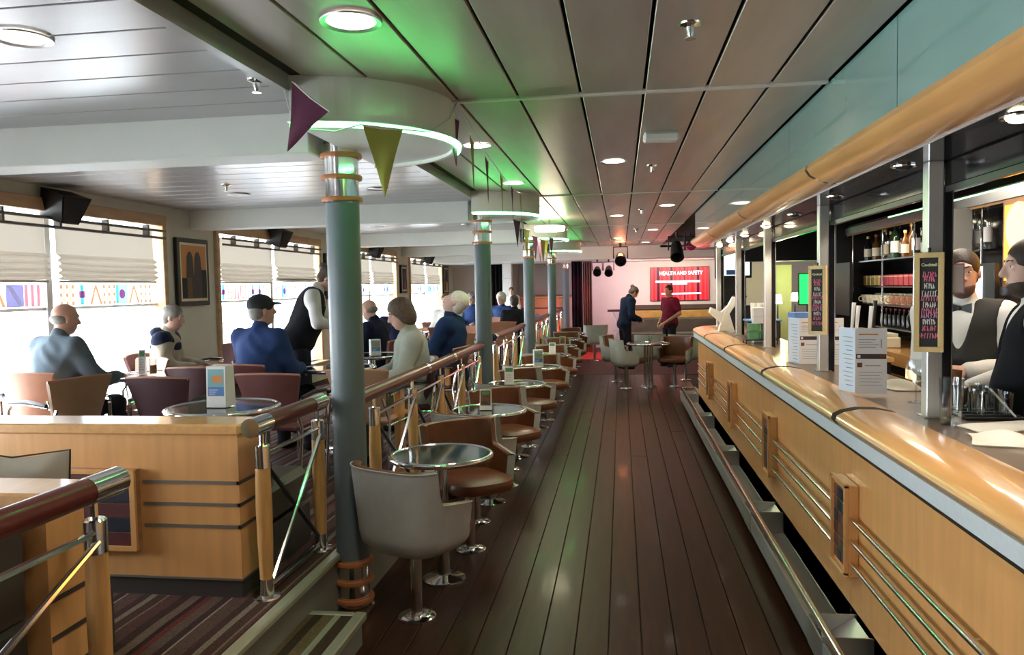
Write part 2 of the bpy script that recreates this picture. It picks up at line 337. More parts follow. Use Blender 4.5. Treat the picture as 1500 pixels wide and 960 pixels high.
# ================================================================ the setting
floor = OB('floor', MB().box(-1.6, 5.0, -12, 21.2, -.12, -.012), 'plank_gap', kind='structure')
pm = MB().box(-.0755, .0755, 0, 9.997, -.012, 0, bev=.0025).mesh('plank', True); pm.materials.append(MATS['plank'])
rnd = random.Random(3)
for i in range(17):
    x = -1.395 + .155*i; y = -2.4 + 1.3*((i*2) % 5)
    for y in (y - 10, y, y + 10):
        if y > 13: continue
        o = OB('plank', pm, 'plank', floor); o.location = (x, y, 0)
OB('carpet_patch', MB().box(-1.6, 5, 14.6, 21.1, -.01, .004), 'stage_carpet', floor)
lounge = OB('floor_lounge', MB().box(XW - .1, -1.49, -6.8, 4.0, -.05, ZP - .004).box(XW - .1, -1.40, 4.0, 21.1, -.05, ZP - .004), 'riser', kind='structure')
OB('carpet', MB().box(XW - .1, -1.53, -6.8, 4.0, ZP - .004, ZP + .004).box(XW - .1, -1.44, 4.0, 21.1, ZP - .004, ZP + .004), 'carpet', lounge)
OB('nosing', MB().box(-1.53, -1.47, -6.8, 4.0, ZP - .03, ZP + .006, bev=.008), 'nosing', lounge)
OB('nosing', MB().box(-1.44, -1.385, 4.0, 21.0, ZP - .03, ZP + .006, bev=.008), 'nosing', lounge)
step = OB('floor_step', MB().box(-1.49, -1.235, -6.8, 3.44, -.01, .14), 'riser', kind='structure')
OB('carpet', MB().box(-1.488, -1.27, -6.8, 3.415, .14, .147), 'step_carpet', step)
OB('nosing', MB().box(-1.27, -1.215, -6.8, 3.46, .115, .152, bev=.006), 'nosing', step)
OB('nosing', MB().box(-1.488, -1.27, 3.415, 3.455, .115, .152, bev=.006), 'nosing', step)
OB('tread_strip', MB().box(-1.355, -1.325, -6.8, 3.41, .1475, .150), 'nosing', step)

# ceilings
ceil = OB('ceiling', MB().box(XW - .2, 5.2, -7, 21.2, 2.66, 2.8), 'ceil_gap', kind='structure')
XJ = [-1.345, -1.08, -.78, -.48, -.18, .12, .41, .70, .955]
ST0 = 3.78
pmesh = {}
for a, b in zip(XJ[:-1], XJ[1:]):
    wd = round(b - a - .014, 3)
    if wd not in pmesh:
        me = MB().box(0, wd, 0, BAY - .034, 0, .02, bev=.003).mesh('ceiling_panel', True); me.materials.append(MATS['ceil_aisle']); pmesh[wd] = me
    for k in range(-2, 5):
        o = OB('ceiling_panel', pmesh[wd], 'ceil_aisle', ceil); o.location = (a + .007, ST0 + (k-1)*BAY + .017 + BAY*0, ZC)
for k in range(-3, 5):
    OB('joint_strip', MB().box(-1.0 if k >= -1 else -1.34, .955, ST0 + k*BAY - .018, ST0 + k*BAY + .018, ZC - .008, ZC + .01), 'ceil_strip', ceil)
lp = MB().box(XW, -1.445, 0, .2445, 0, .02, bev=.002).mesh('ceiling_slat', True); lp.materials.append(MATS['ceil_left'])
for k in range(-2, 5):
    y0 = 3.97 + (k-1)*BAY + .003
    for j in range(15):
        if y0 + j*.2555 > 20.9: break
        o = OB('ceiling_slat', lp, 'ceil_left', ceil); o.location = (0, y0 + j*.2555, ZL)
OB('gutter_lip', MB().box(-1.445, -1.40, -6.8, 20.5, ZL - .03, ZC + .02), 'ceil_left', ceil)
OB('gutter_slot', MB().box(-1.40, -1.35, -6.8, 20.5, ZC + .012, ZC + .03), 'ceil_gap', ceil)
OB('bar_ceiling', MB().box(1.40, 5.1, -6.8, 21, 2.46, 2.52), M('bar_ceil', (.10, .10, .095), .3, .2, spec=.6), ceil)
for k in range(-2, 5):
    y = 3.72 + BAY*k
    if y > 20.6: continue
    OB('trim_%d' % (k+3), MB().box(XW, -1.535, y, y + .25, 2.372, 2.64, bev=.006), 'white_soffit', kind='structure')

# window wall
WY = [5.76 + BAY*k for k in range(-2, 4)]; HW = 1.49; ZS, ZH = .62, 2.385
wl = MB().box(XW - .14, XW, -6.8, 21.2, -.05, ZS).box(XW - .14, XW, -6.8, 21.2, ZH, 2.7)
ys = [-6.8] + [v for c in WY for v in (c - HW, c + HW)] + [21.2]
for a, b in zip(ys[0::2], ys[1::2]): wl.box(XW - .14, XW, a, b, ZS, ZH)
OB('wall_left', wl, 'cream_wall', kind='structure')
OB('wall_back', MB().box(XW - .2, 5.2, YB, YB + .15, -.1, 2.8), 'back_wall', kind='structure')
OB('wall_front', MB().box(XW - .2, 5.2, -7, -6.85, -.1, 2.8), 'back_wall', kind='structure')
OB('wall_right', MB().box(5.0, 5.15, -7, 21.2, -.1, 2.8), 'grey_wall', kind='structure')
def flag_strip(parent, yc, half, seed):
    """printed signal-flag banner fixed inside the lower edge of a pane; every field is its own flag"""
    rr = random.Random(seed); x = XW - .045; z0, z1 = 1.60, 1.775; n = 7; y0 = yc - half + .04; wv = (2*half - .08)/n
    kinds = ['check', 'cross', 'vee', 'check', 'blob', 'vee', 'check'] if seed == 1 else [rr.choice(['check', 'cross', 'vee', 'blob', 'bars']) for _ in range(n)]
    if seed == 0: kinds = ['bars', 'cross', 'blob', 'check', 'vee', 'diag', 'bars']
    for i, kd in enumerate(kinds):
        a = y0 + i*wv; b = a + wv*.96
        base = {'check': 'sig_white', 'cross': 'sig_lblue', 'vee': 'sig_white', 'blob': 'sig_blue', 'bars': 'sig_white', 'diag': 'sig_navy'}[kd]
        fl = OB('flag', MB().box(x, x + .003, a, b, z0, z1), base, parent)
        if kd == 'check':
            mo = MB(); my = MB()
            for u in range(5):
                for v in range(5):
                    if (u + v) % 2 == 0: (mo if u % 4 == 0 or v % 2 == 0 else my).box(x + .0038, x + .0045, a + (b-a)*u/5, a + (b-a)*(u+1)/5, z0 + (z1-z0)*v/5, z0 + (z1-z0)*(v+1)/5)
            OB('check_print', mo, 'sig_orange', fl, kind='stuff')
            if my.v: OB('check_print', my, 'sig_yellow', fl, kind='stuff')
        elif kd == 'cross':
            OB('cross_print', MB().box(x + .0038, x + .0045, (a+b)/2 - .02, (a+b)/2 + .02, z0, z1), 'sig_blue', fl); OB('dot_print', MB().box(x + .0052, x + .0058, (a+b)/2 - .04, (a+b)/2 + .04, 1.66, 1.72), 'sig_red', fl)
        elif kd == 'vee':
            m_ = (a+b)/2; OB('vee_print', MB().prism([(a, z0), (a + .035, z0), (m_, z1 - .04), (b - .035, z0), (b, z0), (m_ + .012, z1), (m_ - .012, z1)], 0, x + .0038, x + .0045), 'sig_orange', fl)
        elif kd == 'blob':
            OB('dot_print', MB().lathe([(0, 0), (.045, 0), (.045, .0008)], 12).xf(Matrix.Translation((x + .0055, (a+b)/2, 1.69)) @ Matrix.Rotation(PI/2, 4, 'Y')), 'sig_red', fl); OB('bar_print', MB().box(x + .0038, x + .0045, a, a + .035, z0, z1), 'sig_lblue', fl)
        elif kd == 'bars':
            mo = MB()
            for u in range(3): mo.box(x + .0038, x + .0045, a + (b-a)*(u*.36), a + (b-a)*(u*.36 + .2), z0, z1)
            OB('bar_print', mo, 'sig_red', fl, kind='stuff')
        else:
            OB('diagonal_print', MB().prism([(a, z1), (a + .05, z1), (b, z0), (b - .05, z0)], 0, x + .0038, x + .0045), 'sig_white', fl)
WN = ['behind the camera', 'beside the camera', 'nearest in view', 'second in view', 'third in view', 'farthest in view']
for i, yc in enumerate(WY):
    wn = EMP('window_%d' % (i+1), (XW, yc, ZS), kind='structure')
    a, b = yc - HW, yc + HW
    OBW('head_frame', MB().box(XW - .02, XW + .045, a - .06, b + .06, ZH - .02, ZH + .085, bev=.006), 'frame_wood', wn)
    for s in (a - .06, b - .005): OBW('side_frame', MB().box(XW - .10, XW + .04, s, s + .065, ZS, ZH - .02, bev=.006), 'frame_wood', wn)
    OBW('sill', MB().box(XW - .12, XW + .14, a - .05, b + .05, ZS - .05, ZS, bev=.006), 'frame_wood', wn)
    OBW('mullion', MB().box(XW - .11, XW - .05, yc - .035, yc + .035, ZS, ZH, bev=.004), 'white_paint', wn)
    for s in (-1, 1):
        y0, y1 = (a, yc - .035) if s < 0 else (yc + .035, b)
        OBW('pane', MB().box(XW - .085, XW - .079, y0, y1, ZS, ZH), 'pane', wn)
        OBW('transom', MB().box(XW - .10, XW - .06, y0, y1, 1.565, 1.59), 'white_paint', wn)
    # double rail in front of the head
    rl = MB()
    for zz in (ZH - .075, ZH - .145): rl.cyl((XW + .07, a + .02, zz), (XW + .07, b - .02, zz), .013, n=8)
    ro = EMP('curtain_rail', (XW + .07, yc, ZH - .15), label='double grey curtain rail across the top of the window %s' % WN[i], cat='rail', group='curtain rails')
    OBW('tube', rl, M('rail_grey', (.16, .155, .15), .5), ro)
    for q in range(5):
        yy = a + .3 + q*(2*HW - .6)/4
        OBW('bracket', MB().box(XW + .02, XW + .08, yy - .012, yy + .012, ZH - .155, ZH - .03), 'rail_grey', ro)
    for s in (-1, 1):
        y0, y1 = (a + .06, yc - .06) if s < 0 else (yc + .06, b - .08)
        drop = 1.815 if i != 3 or s < 0 else 1.87
        bl = EMP('roman_blind', (XW, (y0+y1)/2, drop), label='%s beige roman blind half lowered in the window %s' % ('nearer' if s < 0 else 'farther', WN[i]), cat='blind', group='roman blinds')
        prof = [(XW - .03, 2.33), (XW - .028, 2.03)]
        z = 2.03
        for q in range(4): prof += [(XW + .012 + .004*q, z - .03), (XW - .022, z - .052)]; z -= .052
        prof += [(XW - .012, drop - .0)]
        def fn(u, v, prof=prof, y0=y0, y1=y1):
            t = v*(len(prof)-1); k = min(int(t), len(prof)-2); f = t - k; p, q = prof[k], prof[k+1]
            return (p[0]*(1-f) + q[0]*f, y0 + (y1-y0)*u, p[1]*(1-f) + q[1]*f - .012*math.sin(PI*u)*(v > .3))
        OBW('cloth', MB().grid(fn, 12, (len(prof)-1)*2), 'blind_cloth', bl, fixn=False)
        OBW('bottom_bar', MB().box(XW - .02, XW - .005, y0, y1, drop - .022, drop - .004), 'blind_cloth', bl)
        if i >= 0:
            ba = EMP('flag_banner', (XW - .045, (y0+y1)/2, 1.6), label='strip of printed signal flags on the %s pane of the window %s' % ('nearer' if s < 0 else 'farther', WN[i]), cat='banner', group='flag banners')
            n0 = set(bpy.data.objects)
            flag_strip(ba, (y0+y1)/2, (y1-y0)/2, 1 if (i == 2 and s > 0) else (0 if i == 2 else 10 + 2*i + s))
            for o in set(bpy.data.objects) - n0:
                if o.parent == ba: o.matrix_parent_inverse = Matrix.Translation(-ba.location)
# outside: side deck with its railing
OB('floor_deck', MB().box(XW - 2.6, XW - .14, -4, 23, .0, .08), 'sea_deck', kind='structure')
dr = EMP('deck_railing', (XW - 2.4, 8, .08), label='thin white railing of the open deck outside the windows', cat='railing')
for q in range(15): OBW('stanchion', MB().cyl((XW - 2.4, -3 + q*1.8, .08), (XW - 2.4, -3 + q*1.8, 1.15), .022, n=8), 'deck_rail', dr)
for zz in (.45, .8, 1.15): OBW('bar', MB().cyl((XW - 2.4, -3.5, zz), (XW - 2.4, 22.5, zz), .016, n=8), 'deck_rail', dr)

# ================================================================ columns and ceiling drums
col0 = EMP('column', (0, 0, 0), label='x', cat='column', group='round columns along the aisle')
OB('shaft', MB().lathe([(.087, .27), (.087, 2.14)], 28, cap=False), 'column_grey', col0)
OB('chrome_sleeve', MB().lathe([(.087, 2.13), (.087, 2.435), (.084, 2.437), (.084, 2.60)], 28, cap=False), 'chrome', col0)
OB('dark_band', MB().lathe([(.0885, 2.432), (.0885, 2.452)], 28, cap=False), 'column_grey', col0)
OB('base_sleeve', MB().lathe([(.084, 0.0), (.084, .275)], 28, cap=False), 'chrome', col0)
OB('floor_flange', MB().lathe([(.105, .0), (.105, .012), (.085, .018)], 28, cap=False), 'chrome', col0)
rg = MB().lathe([(.086, -.011), (.104, -.011), (.107, 0), (.104, .011), (.086, .011)], 28, cap=False).mesh('ring', True); rg.materials.append(MATS['ring_orange'])
for zz in (2.372, 2.261, 2.149, .05, .15, .25):
    o = OB('ring', rg, 'ring_orange', col0); o.location = (0, 0, zz)
nm = ['nearest to the camera', 'second from the camera', 'third from the camera', 'fourth from the camera', 'fifth from the camera, lit red']
u = [False]
for k, y in enumerate(COLY): place(col0, u, (COLX, y, 0), 0, 'blue-grey round column with chrome collar and orange rings, ' + nm[k])
dr0 = EMP('ceiling_drum', (0, 0, 0), label='x', cat='soffit', group='half-round ceiling drums')
arc = [(.59*math.cos(-PI/2 + PI*q/28), .59*math.sin(-PI/2 + PI*q/28)) for q in range(29)]
OB('drum_body', MB().prism(arc + [(x*.965, y*.965) for x, y in arc[::-1]], 2, 2.385, 2.605), 'white_soffit', dr0)
OB('drum_underside', MB().prism([(-.01, -.575)] + [(x*.972, y*.972) for x, y in arc] + [(-.01, .575)], 2, 2.535, 2.541), 'ceil_left', dr0)
OB('light_shield', MB().prism([(.0, -.618)] + [(x*1.048, y*1.048) for x, y in arc] + [(.0, .618)], 2, 2.403, 2.408), 'white_soffit', dr0)  # flange added to keep the strip's green light off the drum wall
OB('led_strip', MB().torus((0, 0, 2.390), .604, .0105, 30, 8, -PI*.49, PI*.13), 'led_green', dr0)
u = [False]
for k, y in enumerate(COLY):
    if k > 3: break
    place(dr0, u, (-1.40, ST0 + BAY*k, 0), 0, 'half-round white ceiling drum with green light strip over the %s column' % ['nearest', 'second', 'third', 'fourth'][k])
# ================================================================ partitions, benches, railings
def partition(name, label, xr, y0, y1, ztop, deco):
    p = EMP(name, (xr - 1.4, (y0+y1)/2, ZP), label=label, cat='partition')
    OBW('panel', MB().box(XW + .9, xr, y0, y1, ZP + .09, ztop - .05), 'maple', p)
    OBW('cap', MB().box(XW + .88, xr + .012, y0 - .012, y1 + .012, ztop - .05, ztop, bev=.008), 'maple_long', p)
    OBW('plinth', MB().box(XW + .9, xr - .005, y0 + .006, y1 - .006, ZP, ZP + .09), 'plinth', p)
    OBW('plinth_edge', MB().box(XW + .9, xr + .003, y0 - .004, y1 + .002, ZP + .085, ZP + .095), 'inlay_steel', p)
    if deco:
        for q, zz in enumerate((.63, .73, .83)):
            OBW('inlay', MB().box(-2.165, xr + .002, y0 - .003, y0 + .01, zz - .008, zz + .008), 'inlay_steel', p)
            OBW('inlay', MB().box(xr - .01, xr + .003, y0 - .003, y1, zz - .008, zz + .008), 'inlay_dark', p)
        fr = OBW('plaque', MB().box(-2.60, -2.18, y0 - .03, y0, .52, .89), 'maple_dark', p)
        for q in range(5):
            m_ = 'tile_red' if q % 2 == 0 else 'tile_navy'
            OB('tile', MB().box(-2.58, -2.205, y0 - .036, y0 - .028, .54 + q*.066, .54 + q*.066 + .063, bev=.002), m_, fr)
        for bx in ((-2.60, -2.18, .52, .542), (-2.60, -2.18, .87, .89), (-2.205, -2.18, .542, .87), (-2.60, -2.58, .542, .87)):
            OB('plaque_frame', MB().box(bx[0], bx[1], y0 - .045, y0 - .028, bx[2], bx[3]), 'maple', fr)
    else:
        for q, zz in enumerate((.50, .62, .74)):
            OBW('inlay', MB().box(xr - .01, xr + .003, y0 + .004, y1 - .004, zz - .008, zz + .008), 'inlay_dark', p)
    return p
partition('booth_partition', 'maple partition with plaque and metal inlays beside the short handrail', -1.70, 3.20, 3.40, 1.095, True)
partition('booth_partition', 'near maple partition end behind the handrail at bottom left', -1.75, 2.10, 2.27, 1.08, False)
def bench(label, x0, x1, yback, d, lab_z=1.0):
    b = EMP('bench_seat', ((x0+x1)/2, yback + d*.35, ZP), label=label, cat='bench')
    ya, yb = yback, yback + d*.62
    OBW('base', MB().box(x0, x1, min(ya, yb), max(ya, yb) - .02, ZP, ZP + .22), 'plinth', b)
    def cush(m, xa, xb, y0, y1, z0, z1): m.box(xa, xb, y0, y1, z0, z1, bev=.035)
    n = max(1, round((x1-x0)/.8)); wv = (x1-x0)/n
    for q in range(n):
        m = MB(); cush(m, x0 + q*wv + .004, x0 + (q+1)*wv - .004, min(ya, yb), max(ya, yb), ZP + .22, ZP + .42); OBW('seat_cushion', m, 'dark_bench', b)
        m = MB(); cush(m, x0 + q*wv + .004, x0 + (q+1)*wv - .004, min(ya, ya + d*.2), max(ya, ya + d*.2), ZP + .38, lab_z); OBW('back_cushion', m, 'dark_bench', b)
bench('dark leather bench on the near side of the near partition', -3.6, -1.785, 2.085, -1, 1.02)
bench('dark leather bench facing away behind the maple partition with plaque', -3.6, -1.72, 3.415, 1, .88)
bench('dark bench in the booth between the two maple partitions', -3.6, -2.0, 2.29, .75, .95)
def pil(u, v):
    x = (u-.5)*2; y = (v-.5)*2; e = 1 - .10*(x*x*y*y*0 + (1-abs(x)) * 0)
    return x, y
pi_ = EMP('throw_pillow', (-2.17, 2.42, .735), rz=0, label='beige pillow with black piping propped above the near partition', cat='pillow')
pb = MB()
for s in (-1, 1):
    pb.grid(lambda u, v, s=s: ((u-.5)*.44*(1-.12*(1-abs(2*v-1))*0), s*.075*(max(0, (1-(2*u-1)**4)*(1-(2*v-1)**4)))**.6, v*.40 - .03*math.sin(PI*u)*(v > .5)), 12, 10)
pb.xf(Matrix.Rotation(-.12, 4, 'X'))
OB('pillow_body', pb, 'beige_cushion', pi_)
OB('piping', MB().tube([Matrix.Rotation(-.12, 4, 'X') @ Vector(p) for p in [(-.22, 0, .002), (.22, 0, .002), (.222, 0, .2), (.22, 0, .40), (0, 0, .372), (-.22, 0, .40), (-.222, 0, .2)]], .0035, 6, closed=True), 'black', pi_)
pi_.rotation_euler = (0, 0, .05)

def railing(label, pts, posts, joints=(), endcaps=(True, True)):
    """pts: [(x,y),(x,y)] ends of the handrail; posts: list of fractions"""
    A, B = Vector(pts[0] + (0,)), Vector(pts[1] + (0,)); d = (B-A); Ln = d.length; t = d/Ln
    r = EMP('handrail', tuple((A+B)/2 + Vector((0, 0, ZP))), label=label, cat='railing', group='lounge handrails')
    zr = 1.09
    def at(s, z): return A + t*s + Vector((0, 0, z))
    OBW('rail', MB().tube([at(.0, zr), at(Ln, zr)], .041, 18), 'handrail', r)
    for e, s0 in zip(endcaps, (0, Ln)):
        if e:
            sg = 1 if s0 == 0 else -1
            OBW('sleeve', MB().tube([at(s0 - sg*.004, zr), at(s0 + sg*.15, zr)], .0435, 18), 'chrome', r)
    for s in joints: OBW('joint_sleeve', MB().tube([at(s - .035, zr), at(s + .035, zr)], .0435, 18), 'chrome', r)
    tops = []
    for s in posts:
        p = at(s, 0)
        po = OBW('post', MB().lathe([(.029, ZP + .085), (.034, ZP + .25), (.036, ZP + .42), (.033, ZP + .60)], 14, (p.x, p.y, 0)), 'post_wood', r)
        OBW('post_cap', MB().lathe([(.035, ZP + .595), (.035, ZP + .695), (.03, ZP + .70)], 14, (p.x, p.y, 0)), 'chrome', r)
        OBW('post_foot', MB().lathe([(.062, ZP + .004), (.06, ZP + .012), (.034, ZP + .018), (.031, ZP + .09)], 14, (p.x, p.y, 0)), 'chrome', r)
        OBW('stem', MB().cyl((p.x, p.y, ZP + .695), (p.x, p.y, zr - .035), .011, n=8), 'chrome', r)
        tops.append(p)
    for a, b in zip(tops[:-1], tops[1:]):
        if (b-a).length < .3: continue
        z1, z0 = ZP + .66, ZP + .06
        OBW('top_rod', MB().cyl(a + Vector((.012, 0, z1)), b + Vector((.012, 0, z1)), .011, n=8), 'chrome', r)
        OBW('brace', MB().cyl(a + Vector((.02, 0, z0)), b + Vector((.02, 0, z1 - .02)), .011, n=8), 'chrome', r)
        OBW('brace', MB().cyl(a + Vector((-.005, 0, z1 - .02)), b + Vector((-.005, 0, z0)), .011, n=8), 'dark_metal', r)
        OBW('foot_rod', MB().cyl(a + Vector((0, 0, z0 - .02)), b + Vector((0, 0, z0 - .02)), .011, n=8), 'chrome', r)
railing('dark red handrail running out of the picture at bottom left', [(-1.60, .7), (-1.60, 2.235)], [.12, 1.42])
railing('short dark red handrail with chrome ends beside the maple partition', [(-1.60, 3.13), (-1.60, 3.93)], [.10, .74])
railing('long handrail between the nearest and second columns', [(-1.43, 4.0), (-1.43, 7.80)], [.30, 1.13, 1.95, 2.77, 3.60], joints=(1.5, 2.4), endcaps=(False, True))
railing('handrail between the second and third columns', [(-1.50, 9.0), (-1.50, 11.8)], [.12, .95, 1.80, 2.68])
railing('handrail between the third and fourth columns', [(-1.50, 12.9), (-1.50, 15.9)], [.12, 1.0, 2.0, 2.85])
railing('far handrail beyond the fourth column', [(-1.50, 17.0), (-1.50, 19.6)], [.12, 1.3, 2.5])
# extra wide panel posts of the long railing
for y, lb in ((5.42, 'nearer'), (7.08, 'farther')):
    OB('rail_panel', MB().box(-1.655, -1.635 + .03, y, y + .13, ZP + .004, ZP + .66, bev=.01), 'post_wood', label='%s flat maple newel board behind the long handrail' % lb, cat='post')

# ================================================================ tables
def make_table(name, top_r, h, label, cat, group, topmat='table_green', base_r=.14, three=False):
    t = EMP(name, (0, 0, 0), label=label, cat=cat, group=group)
    OB('table_top', MB().lathe([(0, h - .028), (top_r - .01, h - .028), (top_r - .01, h - .004), (0, h - .004)], 40), topmat, t)
    OB('rim', MB().torus((0, 0, h - .014), top_r - .004, .017, 44, 10), 'chrome', t)
    if three:
        for a in range(3):
            x, y = .06*math.cos(a*2.094 + .5), .06*math.sin(a*2.094 + .5); OB('leg', MB().cyl((x, y, .01), (x, y, h - .03), .022, n=12), 'chrome', t)
            OB('foot', MB().lathe([(.05, 0), (.05, .012), (.03, .03)], 14, (x*1.9, y*1.9, 0)), 'chrome', t)
    else:
        OB('pedestal', MB().lathe([(.036, .012), (.036, h - .03)], 18), 'chrome', t)
    OB('floor_plate', MB().lathe([(base_r, 0), (base_r, .008), (base_r*.85, .016), (.05, .022), (.04, .03)], 26), 'chrome', t)
    return t
# ================================================================ tub chairs of the aisle
def make_tub():
    t = EMP('tub_chair', (0, 0, 0), label='x', cat='chair', group='grey and tan tub chairs')
    def top(th):
        a = abs(th); 
        k = min(1, max(0, (a - 1.02)/.10)); k = k*k*(3-2*k)
        return .805 + .02*math.cos(th*1.2)*0 - .165*k - (.035*min(1, max(0, (a-1.12)/.9)))
    TH = 2.05
    def ring(th, z, off):
        f = (z - .36)/.45; r = .252 + .042*f - off
        if f < .18: r -= .07*(1 - f/.18)**2
        # squarish plan: arms run forward
        x = math.sin(th); y = -math.cos(th)
        q = 1/ (abs(x)**3.2 + abs(y)**3.2)**(1/3.2)
        return (x*r*q, y*r*q*(.86 if y < 0 else 1.0), z)
    def outer(u, v): th = -TH + 2*TH*u; z0 = .375; return ring(th, z0 + (top(th) - z0)*v, 0)
    def inner(u, v): th = -TH + 2*TH*u; z0 = .43; return ring(th, z0 + (top(th) - z0)*v, .045)
    n = 56
    sh = MB().grid(outer, n, 10)
    sh.grid(lambda u, v: (lambda p: (p[0]*(1-v), p[1]*(1-v), p[2] - .012*v))(outer(u, 0)), n, 2)
    for u in (0, 1): sh.grid(lambda a, b, u=u: tuple(Vector(outer(u, b))*(1-a) + Vector(inner(u, b))*a), 2, 8)
    OB('shell', sh, 'grey_leather', t)
    inn = MB().grid(inner, n, 10)
    inn.grid(lambda u, v: tuple(Vector(outer(u, 1))*(1-v) + Vector(inner(u, 1))*v + Vector((0, 0, .010*math.sin(PI*v)))), n, 3)
    OB('lining', inn, 'tan_leather', t)
    OB('piping', MB().tube([Vector(outer(q/64, 1)) + Vector((0, 0, .002)) for q in range(65)], .004, 6), 'grey_leather', t)
    pts = []
    m = 36
    def seat(u, v):
        a = 2*PI*u; e = .62
        c, s = math.cos(a), math.sin(a)
        sx = math.copysign(abs(c)**e, c)*.222; sy = math.copysign(abs(s)**e, s)*.245 + .055
        k = [(.80, .41), (.97, .425), (1.0, .455), (.97, .485), (.80, .50), (0, .505)]
        tt = v*(len(k)-1); i = min(int(tt), len(k)-2); f = tt - i
        q = k[i][0]*(1-f) + k[i+1][0]*f; z = k[i][1]*(1-f) + k[i+1][1]*f
        return (sx*q, .03 + (sy - .03)*q, z)
    OB('seat_cushion', MB().grid(seat, m, 10), 'tan_leather', t)
    OB('stem', MB().lathe([(.03, .012), (.03, .37)], 16), 'chrome', t)
    OB('floor_plate', MB().lathe([(.098, 0), (.098, .008), (.085, .016), (.034, .02)], 26), 'chrome', t)
    return t
tub = make_tub(); uT = [False]
tab = make_table('round_table', .29, .735, 'x', 'table', 'round aisle tables', base_r=.125); uB = [False]
TY = [4.29 + 1.60*k for k in range(8)]
for k, y in enumerate(TY):
    wh = 'at the %s aisle table from the camera' % ORD[k]
    xx = -1.035 if k < 3 else -1.0
    place(tab, uB, (xx, y, 0), 0, 'round dark green table with chrome rim, %s along the aisle' % ORD[k])
    place(tub, uT, (xx - .02 + .012*(k % 3), y - .525, 0), -.45 + .12*((k*2) % 3 - 1)*(k > 0), 'grey tub chair seen from behind, ' + wh)
    place(tub, uT, (xx + .06, y + .50, 0), PI + .80 + .12*((k % 3) - 1), 'tub chair showing its tan inside, ' + wh)
tabm = make_table('round_table', .34, .735, 'round table on three chrome legs in the middle of the aisle', 'table', 'round aisle tables', base_r=.12, three=True); tabm.location = (.43, 12.72, 0)
for x, y, rz, lb in ((.07, 12.58, -1.25, 'grey tub chair left of the mid-aisle round table'), (.86, 12.85, 2.75, 'tub chair with tan inside right of the mid-aisle round table'), (-.10, 13.45, -1.9, 'grey tub chair behind and left of the mid-aisle table'), (.47, 13.75, .15, 'grey tub chair behind the mid-aisle table, back to the camera'), (1.10, 13.7, -.2, 'grey tub chair behind the mid-aisle table near the bar end'), (-.60, 17.3, .25, 'lone grey tub chair on the red-lit floor near the stage')):
    place(tub, uT, (x, y, 0), rz, lb)

# ================================================================ lounge armchairs (metal frame, upholstered back)
def make_arm(mat):
    t = EMP('lounge_chair', (0, 0, 0), label='x', cat='chair', group='lounge armchairs')
    def back(off):
        def fn(u, v):
            a = (u-.5)*2; wv = .165 + .075*v**1.2; z = .46 + .36*v - .012*(a*a)*v
            return (a*wv, -.20 - .07*v - .012 + .055*a*a + off, z + (.0 if v < 1 else .0))
        return fn
    m = MB().grid(back(0), 12, 8); m.grid(lambda u, v: back(.03)(u, v), 12, 8)
    for e in (0, 1):
        m.grid(lambda u, v, e=e: tuple(Vector(back(0)(u, e))*(1-v) + Vector(back(.03)(u, e))*v), 12, 1); m.grid(lambda u, v, e=e: tuple(Vector(back(0)(e, u))*(1-v) + Vector(back(.03)(e, u))*v), 8, 1)
    OB('backrest', m, mat, t)
    OB('back_edge', MB().tube([Vector(back(.015)(q/16, 1)) for q in range(17)], .012, 6), 'terracotta', t)
    OB('seat', MB().box(-.22, .22, -.20, .24, .42, .475, bev=.022), mat, t)
    for s in (-1, 1):
        OB('leg', MB().tube([(s*.235, .20, 0), (s*.235, .20, .60), (s*.235, .17, .645), (s*.235, .0, .655), (s*.235, -.20, .635)], .0115, 8), 'chrome', t)
        OB('leg', MB().tube([(s*.235, -.26, 0), (s*.235, -.20, .45), (s*.20, -.235, .62)], .0115, 8), 'chrome', t)
        OB('armrest', MB().tube([(s*.24, .185, .66), (s*.245, 0, .672), (s*.24, -.19, .652)], [.014, .017, .014], 8), 'dark_metal', t)
        OB('seat_rail', MB().cyl((s*.235, .20, .425), (s*.235, -.205, .425), .010, n=8), 'chrome', t)
    OB('cross_rail', MB().cyl((-.235, .20, .41), (.235, .20, .41), .010, n=8), 'chrome', t)
    return t
protos = {k: (make_arm(k), [False]) for k in ('burgundy', 'terracotta', 'tan_back', 'maroon_dark')}
